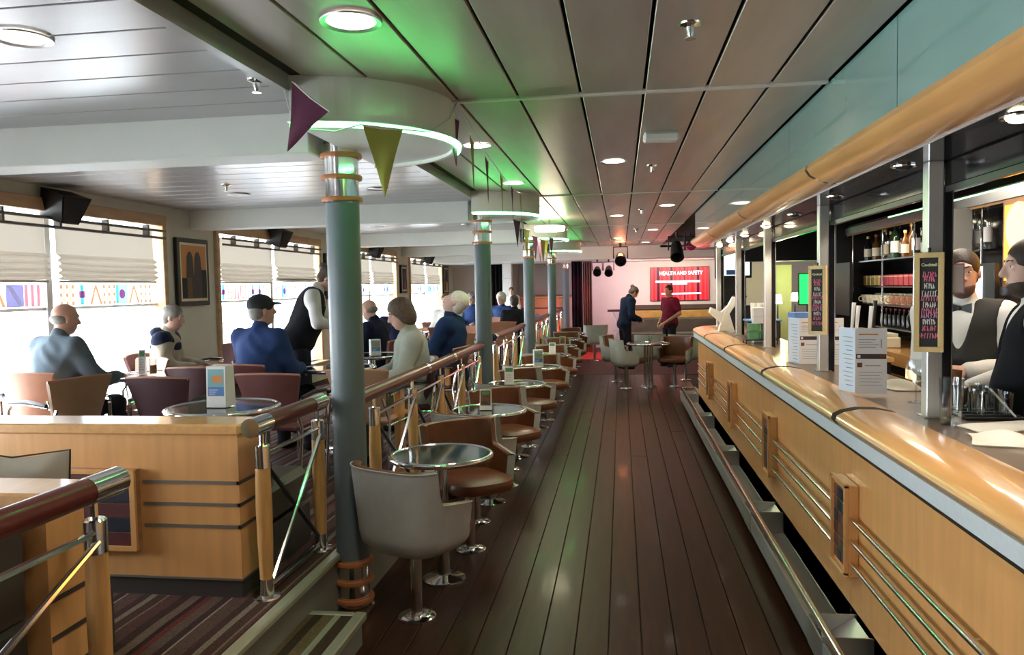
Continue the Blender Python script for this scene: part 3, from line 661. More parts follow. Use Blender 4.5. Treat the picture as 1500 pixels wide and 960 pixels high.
CH = [('terracotta', -4.33, 5.30, -.05, 'terracotta armchair under the bald man in the grey-blue jacket'),
      ('tan_back', -3.90, 4.88, 1.3, 'tan-backed armchair turned sideways beside the bald man'),
      ('maroon_dark', -3.10, 5.02, -.08, 'dark burgundy armchair just beyond the maple partition, left of the near lounge table'),
      ('maroon_dark', -3.20, 5.65, .0, 'almost black armchair directly behind the dark burgundy armchair'),
      ('terracotta', -4.15, 6.02, 2.7, 'pale terracotta armchair beside the table by the first pier'),
      ('burgundy', -4.20, 7.75, 2.9, 'small burgundy armchair against the wall under the framed picture'),
      ('burgundy', -2.92, 5.85, -.2, 'burgundy armchair under the man with the cap'),
      ('burgundy', -2.40, 5.20, -.05, 'burgundy armchair with its back to the camera below the waitress'),
      ('tan_back', -1.84, 5.45, -.1, 'tan-backed armchair half hidden by the nearest column'),
      ('maroon_dark', -1.74, 6.02, 1.85, 'dark armchair under the woman in the pale cardigan'),
      ('maroon_dark', -1.74, 7.30, 1.45, 'dark armchair under the man in the navy fleece'),
      ('burgundy', -2.72, 8.4, 1.5, 'armchair under the bald man in the dark jacket'),
      ('terracotta', -2.1, 9.6, .3, 'terracotta armchair behind the second column'),
      ('terracotta', -2.2, 10.8, 2.9, 'terracotta armchair left of the second handrail'),
      ('burgundy', -2.6, 11.2, .2, 'burgundy armchair far back by the windows'),
      ('terracotta', -1.95, 12.6, .1, 'terracotta armchair beyond the third column'),
      ('burgundy', -3.1, 12.9, .0, 'burgundy armchair far back in the lounge middle'),
      ('terracotta', -2.4, 14.0, 3.0, 'far terracotta armchair facing the camera'),
      ('burgundy', -4.26, 6.64, -1.45, 'burgundy armchair under the man in the beige and navy jacket')]
for m_, x, y, rz, lb in CH:
    p, uu = protos[m_]; place(p, uu, (x, y, ZP), rz, lb)
lt = make_table('lounge_table', .315, .725, 'x', 'table', 'round lounge tables', base_r=.2); uL = [False]
LT = [(-2.30, 4.18, 'round dark lounge table just beyond the maple partition'), (-3.83, 5.85, 'round lounge table with the glass beside the bald man'), (-2.52, 7.55, 'round lounge table by the waitress'), (-2.42, 6.35, 'round lounge table before the woman in the cardigan'), (-2.2, 10.1, 'lounge table behind the second column'), (-2.9, 12.0, 'far round lounge table by the windows'), (-2.2, 13.3, 'farthest round lounge table')]
for x, y, lb in LT: place(lt, uL, (x, y, ZP), 0, lb)
for (x, y, lb) in ((-3.55, 12.6, 'long pale wooden lounge counter under the third window'), (-2.75, 15.6, 'long pale wooden table far back in the lounge')):
    t = EMP('long_table', (x, y, ZP), label=lb, cat='table', group='long wooden lounge tables')
    OB('top', MB().box(-.75, .75, -.35, .35, .70, .745, bev=.008), 'maple_long', t)
    for sx in (-1, 1): OB('leg', MB().box(sx*.62 - .04, sx*.62 + .04, -.25, .25, 0, .70), 'maple', t)

# ================================================================ table-top cards, cups, glasses
def tent_card(loc, rz, label, kind='promo', w=.10, h=.155, group='table cards'):
    c = EMP('table_card', loc, rz, label=label, cat='card', group=group)
    d = .034*(1.5 if kind == 'big' else 1)
    if kind == 'big':
        OB('block', MB().prism([(-d*1.1, 0), (d*1.1, 0), (d*.9, h), (-d*.9, h)], 0, -w/2, w/2), 'paper', c)
    else:
        for s in (-1, 1):
            OB('leaf', MB().add([(-w/2, s*d, 0), (w/2, s*d, 0), (w/2, s*.003, h), (-w/2, s*.003, h), (-w/2, s*d - s*.002, 0), (w/2, s*d - s*.002, 0), (w/2, s*.001, h), (-w/2, s*.001, h)], [(0, 1, 2, 3), (7, 6, 5, 4), (0, 4, 5, 1), (1, 5, 6, 2), (2, 6, 7, 3), (3, 7, 4, 0)]), 'paper', c)
        OB('foot', MB().box(-w/2, w/2, -d, d, 0, .002), 'paper', c)
    a = math.atan2(d - .003, h) if kind != 'big' else math.atan2(d*.2, h)
    def pr(nm, x0, x1, z0, z1, mt, e=.0008):
        yb = -d if kind != 'big' else -d*1.1
        k = (d - .003)/h if kind != 'big' else d*.2/h
        f = lambda x, z, o: (x, yb + k*z - o, z)
        OB(nm, MB().add([f(x0, z0, e), f(x1, z0, e), f(x1, z1, e), f(x0, z1, e), f(x0, z0, 0), f(x1, z0, 0), f(x1, z1, 0), f(x0, z1, 0)], [(0, 1, 2, 3), (7, 6, 5, 4), (0, 4, 5, 1), (1, 5, 6, 2), (2, 6, 7, 3), (3, 7, 4, 0)]), mt, c)
    if kind == 'big':
        pr('print', -w*.42, w*.42, h*.28, h*.93, 'ink_teal'); pr('print', -w*.42, w*.42, h*.28, h*.5, 'ink_blue', .0012); pr('print', -w*.2, w*.35, h*.6, h*.78, 'ink_orange', .0014)
        for q in range(3): pr('print', -w*.36, -w*.05 + .01*q, h*(.32 + .05*q), h*(.335 + .05*q), 'paper', .0018)
    elif kind == 'dark':
        pr('print', -w*.44, w*.44, h*.22, h*.96, 'photo_brown'); pr('print', -w*.34, w*.34, h*.76, h*.92, 'ink_green', .0012); pr('print', -w*.26, w*.20, h*.30, h*.42, 'ink_dark', .0012)
    else:
        pr('print', -w*.4, w*.4, h*.72, h*.94, 'ink_green'); 
        for q in range(5): pr('print', -w*.34, w*.3 - .006*(q % 3), h*(.18 + .1*q), h*(.20 + .1*q), 'ink_grey')
    return c
tent_card((-2.30, 4.16, ZP + .726), -.02, 'tall white card with a blue and orange picture on the near lounge table', 'big', .118, .235)
tent_card((-1.05, 5.87, .736), .05, 'brown picture card on the second aisle table', 'dark', .09, .155)
tent_card((-1.09, 7.42, .736), .1, 'white card with green heading on the third aisle table', 'plain', .09, .17)
tent_card((-.98, 9.05, .736), .25, 'white and blue block card on the fourth aisle table', 'big', .11, .2)
tent_card((-.95, 10.62, .736), .0, 'small pale card on the fifth aisle table', 'plain', .09, .17)
tent_card((-.93, 12.25, .736), .0, 'small picture card on the sixth aisle table', 'dark', .09, .15)
tent_card((-3.92, 5.86, ZP + .726), .35, 'narrow grey card on the table by the bald man', 'plain', .05, .2)
tent_card((-2.45, 7.45, ZP + .726), .5, 'blue card on the table by the waitress', 'big', .1, .16)
def tumbler(name, loc, label, r=.036, h=.10, cat='glass', group=None, liquid=None, taper=.85, mat='tumbler'):
    g = EMP(name, loc, label=label, cat=cat, group=group)
    OB('wall', MB().lathe([(0, .0), (r*taper, 0), (r, h), (r - .0022, h), (r*taper - .0022, .009), (0, .009)], 22), mat, g)
    if liquid: OB('drink', MB().lathe([(0, .010), (r*taper - .003, .010), (r*.93 - .003, h*.6), (0, h*.6)], 18), liquid, g)
    return g
tumbler('drink_glass', (-3.79, 5.80, ZP + .726), 'glass of red drink on the table by the bald man', .036, .13, liquid='ink_orange')
tumbler('mug', (-2.22, 6.30, ZP + .726), 'white paper cup on the table before the woman in the cardigan', .042, .11, 'cup', None, None, .8, 'paper')
tumbler('flower_glass', (.46, 12.68, .736), 'small green glass on the mid-aisle round table', .032, .12, liquid='ink_green')
tumbler('mug', (-2.62, 7.40, ZP + .726), 'white cup on the table by the waitress', .04, .09, 'cup', None, None, .8, 'paper')
# ================================================================ the bar
BP = [1.70, 3.45, 5.22, 7.12, 8.84, 10.60]       # posts, plaques and joints
PQ = [1.80, 3.55, 5.30, 7.05, 8.80]
bar = EMP('bar_counter', (1.3, 5.0, 0), label='long maple-fronted bar counter with rounded wooden edge along the right side', cat='bar counter')
def path(x, y0, y1, R=.30, xe=1.63, n=10):
    return [(x, y0), (x, y1 - R)] + [(x + R - R*math.cos(PI/2*q/n), y1 - R + R*math.sin(PI/2*q/n)) for q in range(1, n+1)] + [(xe, y1)]
OBW('carcass', MB().box(1.045, 1.60, -2.5, 10.35, .02, 1.05), 'plinth', bar)
edges = [-2.5] + [p for p in PQ] + [10.36]
for a, b in zip(edges[:-1], edges[1:]):
    OBW('front_panel', MB().box(1.0, 1.045, a + .0015, b - .0015, .10, .948), 'maple', bar)
OBW('end_panel', sweep([(0, .10), (0, .965), (.035, .965), (.035, .10)], path(1.035, 10.36, 10.66, .30)[1:]), 'maple', bar)
OBW('toe_kick', MB().box(1.03, 1.05, -2.5, 10.4, 0, .10), 'black', bar)
OBW('shadow_gap', sweep([(0, .945), (0, .985), (.085, .985), (.07, .945)], path(1.05, -2.5, 10.66)), 'black', bar)
OBW('grey_band', sweep([(0, .985), (0, 1.042), (.112, 1.044), (.108, .985)], path(1.05, -2.5, 10.66)), 'grey_strip', bar)
OBW('worktop', MB().box(1.15, 1.63, -2.5, 10.62, 1.06, 1.10, bev=.004), 'counter_top', bar)
npf = [(0, 1.045), (.205, 1.042), (.238, 1.05), (.252, 1.068), (.245, 1.088), (.215, 1.104), (.15, 1.117), (.07, 1.115), (0, 1.102)]
cuts = [-2.5] + [p + .12 for p in BP[:-1]]
for k in range(len(cuts)):
    a = cuts[k] + .03
    if k < len(cuts) - 1: OBW('wood_edge', sweep(npf, [(1.18, a), (1.18, cuts[k+1] - .03)]), 'maple_long', bar)
    else: OBW('wood_edge', sweep(npf, path(1.18, a, 10.50, .16, 1.63)), 'maple_long', bar)
    if k: OBW('joint_band', sweep([(d*1.008 + .0005, 1.044 + (z-1.044)*1.02) for d, z in npf], [(1.18, cuts[k] - .03), (1.18, cuts[k] + .03)]), 'black_matt', bar)
tl = {}
for k, y in enumerate(PQ):
    pq = OBW('plaque', MB().box(.955, 1.0, y - .115, y + .115, .40, .80, bev=.004), 'maple', bar)
    rr = random.Random(k)
    for i in range(3):
        for j in range(6):
            key = (i + j + rr.randint(0, 1)) % 4
            OB('tile', MB().box(.949, .958, y - .088 + i*.059, y - .088 + i*.059 + .055, .435 + j*.056, .435 + j*.056 + .052, bev=.0015), ['tile_red', 'tile_green', 'tile_navy', 'tile_brown'][key], pq)
    for zz in (.40, .79): OB('plaque_frame', MB().box(.940, .956, y - .115, y + .115, zz, zz + .018), 'maple', pq)
    for yy in (y - .115, y + .097): OB('plaque_frame', MB().box(.940, .956, yy, yy + .018, .41, .80), 'maple', pq)
for a, b in zip([-.5] + PQ, PQ + [10.2]):
    for zz in (.655, .56, .462):
        OBW('rod', MB().cyl((.967, a + .115, zz), (.967, b - .115, zz), .0105, n=10), 'chrome', bar)
        for yy in (a + .5, b - .5): OB('rod_stud', MB().cyl((.967, yy, zz), (1.0, yy, zz), .005, n=6), 'chrome', bar).matrix_parent_inverse = Matrix.Translation(-bar.location)
ft = EMP('foot_rail', (.9, 5, 0), label='steel foot trough and chrome foot rail along the bottom of the bar', cat='foot rail')
OBW('trough', MB().box(.80, .81, -2.5, 10.9, .085, .20).box(.80, 1.03, -2.5, 10.9, .085, .095).box(1.0, 1.03, -2.5, 10.9, .085, .235), 'steel', ft)
OBW('rail', MB().tube([(.822, -2.5, .235), (.822, 10.85, .235), (.86, 10.93, .235), (1.02, 10.95, .235)], .0165, 12), 'chrome', ft)
for y in [1.6, 3.35, 5.12, 6.95, 8.75, 10.55]:
    bk = OBW('bracket', MB().box(.80, 1.0, y - .12, y - .112, .09, .225).box(.80, 1.0, y + .112, y + .12, .09, .225).box(.797, .803, y - .12, y + .12, .09, .21), 'brushed', ft)
    OB('reflector', MB().add([(.812, y - .11, .10), (.99, y - .11, .215), (.99, y + .11, .215), (.812, y + .11, .10)], [(0, 1, 2, 3)]).add([(.812, y - .11, .098), (.99, y - .11, .213), (.99, y + .11, .213), (.812, y + .11, .098)], [(3, 2, 1, 0)]), 'brushed', bk)
    OB('rail_clip', MB().cyl((.822, y, .10), (.822, y, .23), .012, n=8), 'chrome', bk)
for y in (1.6, 3.35, 5.12, 6.95, 8.75): OBW('foot', MB().box(.86, 1.03, y + .6, y + .66, 0, .086), 'black', ft)
# overhead canopy
can = EMP('bar_canopy', (1.3, 5.0, 2.15), label='overhead bar canopy with teal glass fascia and rounded maple edge', cat='canopy')
M('teal_glass', (.20, .36, .34), .07, var=.12, scale=2, stretch=(1, .3, 2), spec=.9, coat=1.)
bpf = [(0, 2.165), (.045, 2.162), (.10, 2.178), (.145, 2.205), (.165, 2.235), (.155, 2.262), (.12, 2.275), (0, 2.275)]
cuts2 = [-2.5, 1.75, 4.05, 6.3, 8.5]
for k in range(len(cuts2)):
    a = cuts2[k] + .02
    if k < len(cuts2) - 1: OBW('wood_edge', sweep(bpf, [(1.085, a), (1.085, cuts2[k+1] - .02)]), 'maple_long', can)
    else: OBW('wood_edge', sweep(bpf, path(1.085, a, 10.75, .25, 1.7)), 'maple_long', can)
    if k: OBW('joint_band', sweep([(d*1.01, z) for d, z in bpf], [(1.085, cuts2[k] - .02), (1.085, cuts2[k] + .02)]), 'chrome', can)
gy = [-2.5, 1.2, 2.9, 4.65, 6.4, 8.1, 9.4, 10.3]
for a, b in zip(gy[:-1], gy[1:]):
    OBW('glass_pane', MB().box(.965, .977, a + .004, b - .004, 2.268, 2.60), 'teal_glass', can)
OBW('glass_pane', MB().box(.97, 1.7, 10.3, 10.312, 2.268, 2.60), 'teal_glass', can)
OBW('soffit', MB().box(1.08, 1.46, -2.5, 10.55, 2.166, 2.18), M('soffit_black', (.018, .017, .016), .12, spec=.6, coat=.4), can)
OBW('soffit_edge', MB().box(1.08, 1.084, -2.5, 10.5, 2.158, 2.168), 'brushed', can)
OBW('backing', MB().box(.99, 1.46, -2.5, 10.25, 2.27, 2.6), 'ceil_gap', can)
OBW('shutter_box', MB().box(1.335, 1.46, -2.5, 10.5, 2.06, 2.166, bev=.006), 'black_gloss', can)
OBW('shutter_lip', MB().box(1.325, 1.35, -2.5, 10.5, 2.035, 2.06), 'dark_metal', can)
def downlight(loc, label, r=.075, mat='lamp_white', group='recessed ceiling lights', tilt=False, ring='chrome'):
    d = EMP('downlight', loc, label=label, cat='light', group=group)
    OB('bezel', MB().lathe([(r, 0), (r*1.22, -.004), (r*1.24, .002), (r, .004)], 26, cap=False), ring, d)
    if r < .05: OB('lens', MB().ell((0, 0, 0), (r*.85, r*.85, .02), 16, 8), mat, d)
    else: OB('lens', MB().lathe([(0, .004), (r, .003)], 24, cap=False), mat, d, fixn=False)
    return d
sp = [(1.20, .95), (1.19, 2.54), (1.20, 3.52), (1.22, 4.66), (1.24, 5.81), (1.24, 6.89), (1.25, 8.1), (1.24, 9.1), (1.26, 10.2)]
lit = (0, 1, 5, 6, 7, 8)
for i, (x, y) in enumerate(sp):
    downlight((x, y, 2.163), 'spotlight in the black soffit over the bar, %s from the camera%s' % (ORD[i], ', lit' if i in lit else ', unlit'), .042, 'lamp_warm' if i in lit else 'dark_metal', 'bar soffit spotlights')
    if i in lit: lamp('bar_spot', 'SPOT', (x, y, 2.14), 26, (1, .82, .58), to=(x, y, 0), spot_size=1.6, spot_blend=.6, shadow_soft_size=.04)
for k, y in enumerate(BP):
    p = EMP('bar_post', (1.29, y, 1.10), label='brushed steel shutter post on the bar counter, %s from the camera' % ORD[k], cat='post', group='steel posts on the bar')
    OBW('post', MB().box(1.262, 1.322, y - .032, y + .032, 1.10, 2.166, bev=.003), 'post_steel', p)
    OBW('shutter_guide', MB().box(1.322, 1.352, y - .040, y + .045, 1.10, 2.06), 'black_gloss', p)
    OBW('guide_edge', MB().box(1.352, 1.356, y - .041, y - .032, 1.10, 2.06), 'brushed', p)
    OBW('foot_plate', MB().box(1.25, 1.336, y - .045, y + .045, 1.10, 1.106), 'steel', p)

# ---------------------------------------------------------------- back bar
bb = EMP('back_bar', (2.7, 5.5, 0), label='dark back bar with shelves, wooden worktop and green-lit valance', cat='back bar')
OBW('base_cabinet', MB().box(2.42, 3.0, .5, 9.3, 0, 1.0), 'black', bb)
OBW('worktop', MB().box(2.38, 3.0, .5, 9.35, 1.0, 1.04, bev=.004), 'maple_long', bb)
OBW('worktop_edge', MB().box(2.37, 2.385, .5, 9.35, .93, 1.04), 'maple', bb)
OBW('lower_shelf', MB().box(2.40, 2.43, .5, 9.3, .80, .84), 'gold', bb)
OBW('back_panel', MB().box(2.97, 3.02, .5, 9.3, 1.04, 2.46), 'black_gloss', bb)
OBW('side_panel', MB().box(2.45, 3.0, 9.30, 9.36, 1.04, 2.46), 'black', bb)
OBW('valance', MB().box(2.56, 3.0, .5, 9.4, 2.24, 2.30), 'black', bb)
OBW('valance_trim', MB().box(2.545, 2.56, .5, 9.4, 2.205, 2.275), 'brushed', bb)
OBW('valance_wood', MB().box(2.56, 2.575, .5, 9.4, 2.185, 2.215), 'maple_dark', bb)
OBW('led_strip', MB().box(2.552, 2.566, 4.5, 7.9, 2.278, 2.288), 'led_soft', bb)
for y in (9.2, 8.2, 7.35, 6.55, 6.05): OBW('upright', MB().cyl((2.60, y, 1.04), (2.60, y, 2.24), .009, n=8), 'chrome', bb)
M('shelf_steel', (.5, .5, .48), .2, 1.)
SH = [(6.5, 8.95, 1.895), (6.9, 8.95, 1.625), (6.9, 8.95, 1.44), (7.1, 8.6, 1.22)]
for a, b, z in SH: OBW('shelf', MB().box(2.585, 2.96, a, b, z - .018, z - .004), 'shelf_steel', bb)
OBW('shelf', MB().box(2.585, 2.96, 6.05, 6.55, 1.877, 1.891), 'shelf_steel', bb)
OBW('black_screen', MB().box(2.44, 2.47, 8.75, 9.32, 1.3, 1.88), 'black', bb)
def bottle(loc, label, mat, cap, h=.30, r=.037, lab='label_cream', group='bottles on the back bar'):
    b = EMP('bottle', loc, label=label, cat='bottle', group=group)
    OB('glass', MB().lathe([(0, 0), (r, 0), (r, h*.58), (r*.9, h*.65), (r*.36, h*.76), (r*.34, h*.92), (0, h*.92)], 16), mat, b)
    OB('cap', MB().lathe([(0, h*.90), (r*.42, h*.90), (r*.42, h), (0, h)], 12), cap, b)
    if lab: OB('paper_label', MB().lathe([(r*1.015, h*.16), (r*1.015, h*.48)], 16, cap=False), lab, b)
    return b
rb = random.Random(5)
mats = ['bottle_dark', 'bottle_amber', 'bottle_gold', 'bottle_green', 'bottle_clear', 'bottle_dark', 'bottle_amber', 'bottle_gold']
cn = {'bottle_dark': 'black', 'bottle_amber': 'amber', 'bottle_gold': 'golden', 'bottle_green': 'green', 'bottle_clear': 'clear'}
yy = 8.86
for i in range(17):
    m_ = mats[(i*3 + i//5) % len(mats)]; cp = ['cap_gold', 'black', 'cap_red', 'cap_gold'][i % 4]
    bottle((2.66 + .10*(i % 2), yy, 1.892), '%s bottle, %s from the far end of the top back-bar shelf' % (cn[m_], ORD[i]), m_, cp, .24 + .12*rb.random() - (.05 if i < 3 else 0), .034 + .006*rb.random(), rb.choice(['label_cream', 'paper', 'label_cream', None]))
    yy -= .138
for i in range(4): bottle((2.68, 6.50 - .115*i, 1.892), 'pale spirit bottle, %s of the four beside the orange light box' % ORD[i], 'bottle_clear', ['cap_gold', 'chrome', 'cap_gold', 'paper'][i], .30 + .04*(i % 2), .036, 'paper', 'pale bottles near the light box')
def small_cup(loc, label, mat, r, h, group, cat='cup'):
    c = EMP('coffee_cup', loc, label=label, cat=cat, group=group)
    OB('bowl', MB().lathe([(0, 0), (r*.7, 0), (r, h), (r*.93, h), (r*.63, .008), (0, .008)], 14), mat, c)
    OB('handle', MB().torus((0, 0, 0), h*.3, .005, 10, 5).xf(Matrix.Translation((-r*1.05, 0, h*.5)) @ Matrix.Rotation(PI/2, 4, 'X')), mat, c)
for i in range(13): small_cup((2.64, 8.85 - i*.145, 1.442), 'cream coffee cup, %s from the far end of the cup shelf' % ORD[i], 'label_cream' if i < 6 else 'terracotta', .05, .085, 'coffee cups on the back bar')
for i in range(13): small_cup((2.78, 8.85 - i*.145, 1.442), 'coffee cup of the rear row, %s from the far end of the cup shelf' % ORD[i], 'label_cream', .05, .10, 'coffee cups on the back bar')
for i in range(12):
    b = EMP('tea_box', (2.68, 8.86 - i*.135, 1.627), label='%s tea carton, %s from the far end of the third shelf up' % ('yellow' if i < 4 else 'red', ORD[i]), cat='carton', group='tea cartons')
    OB('carton', MB().box(-.05, .05, -.055, .055, 0, .105, bev=.003), 'cap_gold' if i < 4 else 'red_label', b); OB('lid_band', MB().box(-.051, .051, -.056, .056, .085, .092), 'label_cream', b)
for i in range(11):
    bottle((2.70, 8.5 - i*.125, 1.224), 'small dark bottle with a red cap, %s from the far end of the low row' % ORD[i], 'bottle_dark', 'cap_red', .17, .027, None, 'small red-capped bottles')
for i, (y, m_) in enumerate(((8.55, 'ink_green'), (7.85, 'label_cream'))):
    k = EMP('basket', (2.50, y, 1.042), label='%s basket of sachets on the back-bar worktop' % ('green' if i == 0 else 'cream'), cat='basket'); OB('tray', MB().box(-.09, .09, -.22, .22, 0, .10, bev=.01), m_, k)
    for q in range(6): OB('sachet', MB().box(-.07, .07, -.2 + q*.068, -.16 + q*.068, .1, .135, bev=.004), 'paper' if q % 2 else m_, k)
# beer taps
for i, (x, y, h) in enumerate(((1.98, 7.75, .33), (2.02, 7.15, .33), (2.02, 7.02, .30), (2.12, 6.90, .36), (2.06, 6.80, .30))):
    t = EMP('beer_tap', (x, y, 1.04), label='beer tap with tall pale handle, %s from the far end of the tap row' % ORD[i], cat='tap', group='beer taps')
    OB('body', MB().lathe([(.05, 0), (.045, .02), (.03, .04), (.028, .16), (.034, .18), (0, .19)], 14), 'chrome', t); OB('spout', MB().tube([(-.02, 0, .15), (-.11, 0, .15), (-.125, 0, .10)], .011, 8), 'chrome', t)
    OB('handle', MB().tube([(0, 0, .185), (-.005, 0, .22), (.012, 0, .20 + h*.75)], [.008, .014, .018], 8), 'white_paint' if i != 3 else 'dark_metal', t)
    OB('badge', MB().lathe([(0, 0), (.04, 0), (.04, .012), (0, .012)], 16).xf(Matrix.Translation((-.03, 0, .12)) @ Matrix.Rotation(-PI/2, 4, 'Y')), ['label_cream', 'paper_blue', 'cap_gold', 'ink_orange', 'red_label'][i], t)
isl = EMP('tap_counter', (2.05, 7.1, 0), label='dark island counter carrying the beer taps', cat='counter'); OBW('body', MB().box(1.92, 2.2, 6.72, 8.0, 0, 1.0), 'black', isl); OBW('top', MB().box(1.90, 2.22, 6.70, 8.02, 1.0, 1.04, bev=.004), 'maple_long', isl)
OBW('lit_panel', MB().box(2.405, 2.42, 6.78, 6.98, .62, .93), M('panel_glow', (1, .8, .5), .4, emit=(1, .72, .38), estr=1.6), bb)
# glowing drinks sign, grey cabinet and fruit
sg = EMP('light_box', (2.5, 5.0, 1.80), label='glowing orange light box with a bottle picture behind the barmen', cat='light box')
M('orange_glow', (1, .4, .05), .4, emit=(1, .42, .03), estr=.95, var=0); M('amber_glow', (1, .7, .2), .4, emit=(1, .72, .25), estr=1.0)
OBW('frame', MB().box(2.50, 2.60, 4.0, 5.52, 1.62, 2.19, bev=.004), 'maple_dark', sg); OBW('picture', MB().box(2.492, 2.50, 4.05, 5.48, 1.66, 2.15), 'orange_glow', sg)
OBW('halo_print', MB().lathe([(0, 0), (.16, 0), (.16, .003), (0, .003)], 24).xf(Matrix.Translation((2.491, 5.30, 2.0)) @ Matrix.Rotation(-PI/2, 4, 'Y')), 'amber_glow', sg)
OBW('bottle_print', MB().prism([(y - .48, z) for y, z in ((5.50, 1.70), (5.62, 1.70), (5.62, 1.95), (5.585, 2.0), (5.58, 2.1), (5.54, 2.1), (5.535, 2.0), (5.50, 1.95))], 0, 2.486, 2.492), 'red_label', sg)
gc = EMP('grey_cabinet', (2.55, 6.9, 1.5), label='grey wall cabinet behind the barman holding the card', cat='cabinet'); OBW('body', MB().box(2.44, 2.58, 6.15, 6.42, 1.45, 2.2, bev=.006), 'grey_wall', gc)
for zz in (1.75, 1.98): OBW('slot', MB().box(2.435, 2.442, 6.2, 6.38, zz, zz + .02), 'black', gc)
scn = EMP('till_screen', (2.45, 5.9, 1.42), label='pale till screen between the two barmen', cat='screen'); OBW('stand', MB().cyl((2.46, 5.8, 1.04), (2.46, 5.8, 1.5), .02, n=8), 'black', scn); OBW('housing', MB().box(2.44, 2.48, 5.5, 6.1, 1.50, 1.78, bev=.006), 'black', scn); OBW('display', MB().box(2.434, 2.441, 5.66, 6.06, 1.54, 1.76), 'screen_white', scn)
fb = EMP('fruit_bowl', (2.5, 5.35, 1.04), label='bowl on the back-bar worktop', cat='bowl'); OB('bowl', MB().lathe([(0, 0), (.09, 0), (.15, .09), (.14, .09), (.085, .01), (0, .01)], 18), 'steel', fb)
for i, (a, b, c) in enumerate(((0, 0, .13), (.07, .03, .12), (-.06, .05, .12), (-.03, -.07, .125), (.06, -.06, .12), (0, .02, .19), (-.04, -.02, .18), (.04, -.02, .18), (.01, 0, .245))):
    OB('orange', MB().ell((0, 0, 0), (.04, .04, .038), 12, 8), 'ring_orange' if i % 3 == 0 else 'cap_gold', label='orange or lemon, %s fruit in the bowl on the back bar' % ORD[i], cat='fruit', group='fruit in the bowl').location = (2.5 + a, 5.35 + b, 1.04 + c)

# ---------------------------------------------------------------- things on the counter
def menu(loc, rz, label, h=.325, w=.145, back=False):
    c = EMP('menu_card', loc, rz, label=label, cat='menu', group='tall folded drinks menus')
    def leaf(nm, ang, mat, parent=c):
        m = Matrix.Rotation(ang, 4, 'Z')
        return OB(nm, MB().box(0, w, -.001, .001, 0, h).xf(m), mat, parent), m
    lf, m1 = leaf('front_leaf', 0, 'paper'); l2, m2 = leaf('side_leaf', PI*.62, 'paper_blue')
    def pr(par, m, x0, x1, z0, z1, mt, e=.0008): OB('print', MB().box(w*x0, w*x1, -.001 - e, .001 + e, h*z0, h*z1).xf(m), mt, par)
    pr(lf, m1, .10, .72, .895, .915, 'ink_orange')
    for z in (.70, .74, .78, .82): pr(lf, m1, .10, .55 + .1*((z*100) % 3), z, z + .012, 'ink_grey')
    pr(lf, m1, .80, .84, .70, .83, 'ink_grey'); pr(lf, m1, .02, .98, .53, .605, 'ink_dark', .001); pr(lf, m1, .06, .16, .545, .59, 'paper', .0016); pr(lf, m1, .78, .97, .55, .60, 'photo_brown', .0018)
    pr(lf, m1, .06, .22, .40, .47, 'photo_brown', .001); pr(lf, m1, .30, .80, .42, .435, 'ink_grey')
    for z in (.12, .17, .22, .27, .32): pr(lf, m1, .12, .85 - .08*((z*100) % 2), z, z + .008, 'ink_grey')
    for q in range(12): pr(l2, m2, .15, .55 + .07*((q*5) % 4), .10 + q*.068, .112 + q*.068, 'ink_blue' if q % 4 == 0 else 'ink_grey')
    return c
menu((1.155, 4.04, 1.118), -.10, 'tall folded drinks menu standing nearest on the bar edge')
menu((1.235, 5.62, 1.101), -.05, 'tall folded drinks menu farther along the bar, left of two')
menu((1.37, 5.58, 1.101), -.1, 'tall folded drinks menu beside the second steel post, right of two')
def chalkboard(loc, rz, label, w, h, small=False):
    c = EMP('chalk_board', loc, rz, label=label, cat='sign', group='chalk boards on the bar posts')
    OB('slate', MB().box(-w/2 + .012, w/2 - .012, -.006, .006, .012, h - .012), 'slate', c)
    for b in ((-w/2, w/2, 0, .022), (-w/2, w/2, h - .022, h), (-w/2, -w/2 + .022, .022, h - .022), (w/2 - .022, w/2, .022, h - .022)): OB('frame', MB().box(b[0], b[1], -.012, .01, b[2], b[3], bev=.002), 'board_frame', c)
    R = Matrix.Rotation(PI/2, 4, 'X')
    OB('lettering', text_mb('Cocktail', .027*w/.17, bold=.0005).xf(Matrix.Translation((0, -.0075, h*.875)) @ R), 'chalk_yellow', c)
    rows = [(.78, 'chalk_pink', .55), (.735, 'chalk_pink', .42), (.665, 'chalk_white', .4), (.585, 'chalk_white', .6), (.54, 'chalk_pink', .72), (.475, 'chalk_white', .5), (.415, 'chalk_pink', .66), (.37, 'chalk_mauve', .7), (.305, 'chalk_white', .5), (.24, 'chalk_pink', .56), (.165, 'chalk_pink', .85)]
    rr = random.Random(2)
    for z, m_, f in rows:
        mb = MB(); n = int(8*f) + 2; ww = w*.72*f; sz = .030*h/.45*.5
        for q in range(n):
            x = -ww/2 + ww*q/(n-1); zz = h*z
            p = [(x, -.0072, zz - sz*.8), (x + rr.uniform(-.003, .003), -.0072, zz + sz*.8), (x + ww/n*.6, -.0072, zz + rr.uniform(-1, 1)*sz)]
            mb.tube(p, .0016, 4)
        OB('chalk_scribble', mb, m_, c)
    OB('hook', MB().cyl((.0, .0, h), (0, .0, h + .02), .006, n=8), 'black', c)
chalkboard((1.255, 3.385, 1.38), -.4, 'chalk cocktail board in a yellow wooden frame on the near post', .11, .41)
chalkboard((1.245, 5.16, 1.34), -.75, 'narrow chalk board half seen on the second post', .12, .44)
tumbler('pint_glass', (1.295, 3.26, 1.101), 'tall empty glass tumbler in front of the near post', .046, .185)
tumbler('beer_glass', (1.54, 3.87, 1.101), 'tan paper cup behind the tall glass tumbler', .042, .15, 'cup', None, None, .82, 'brown_box')
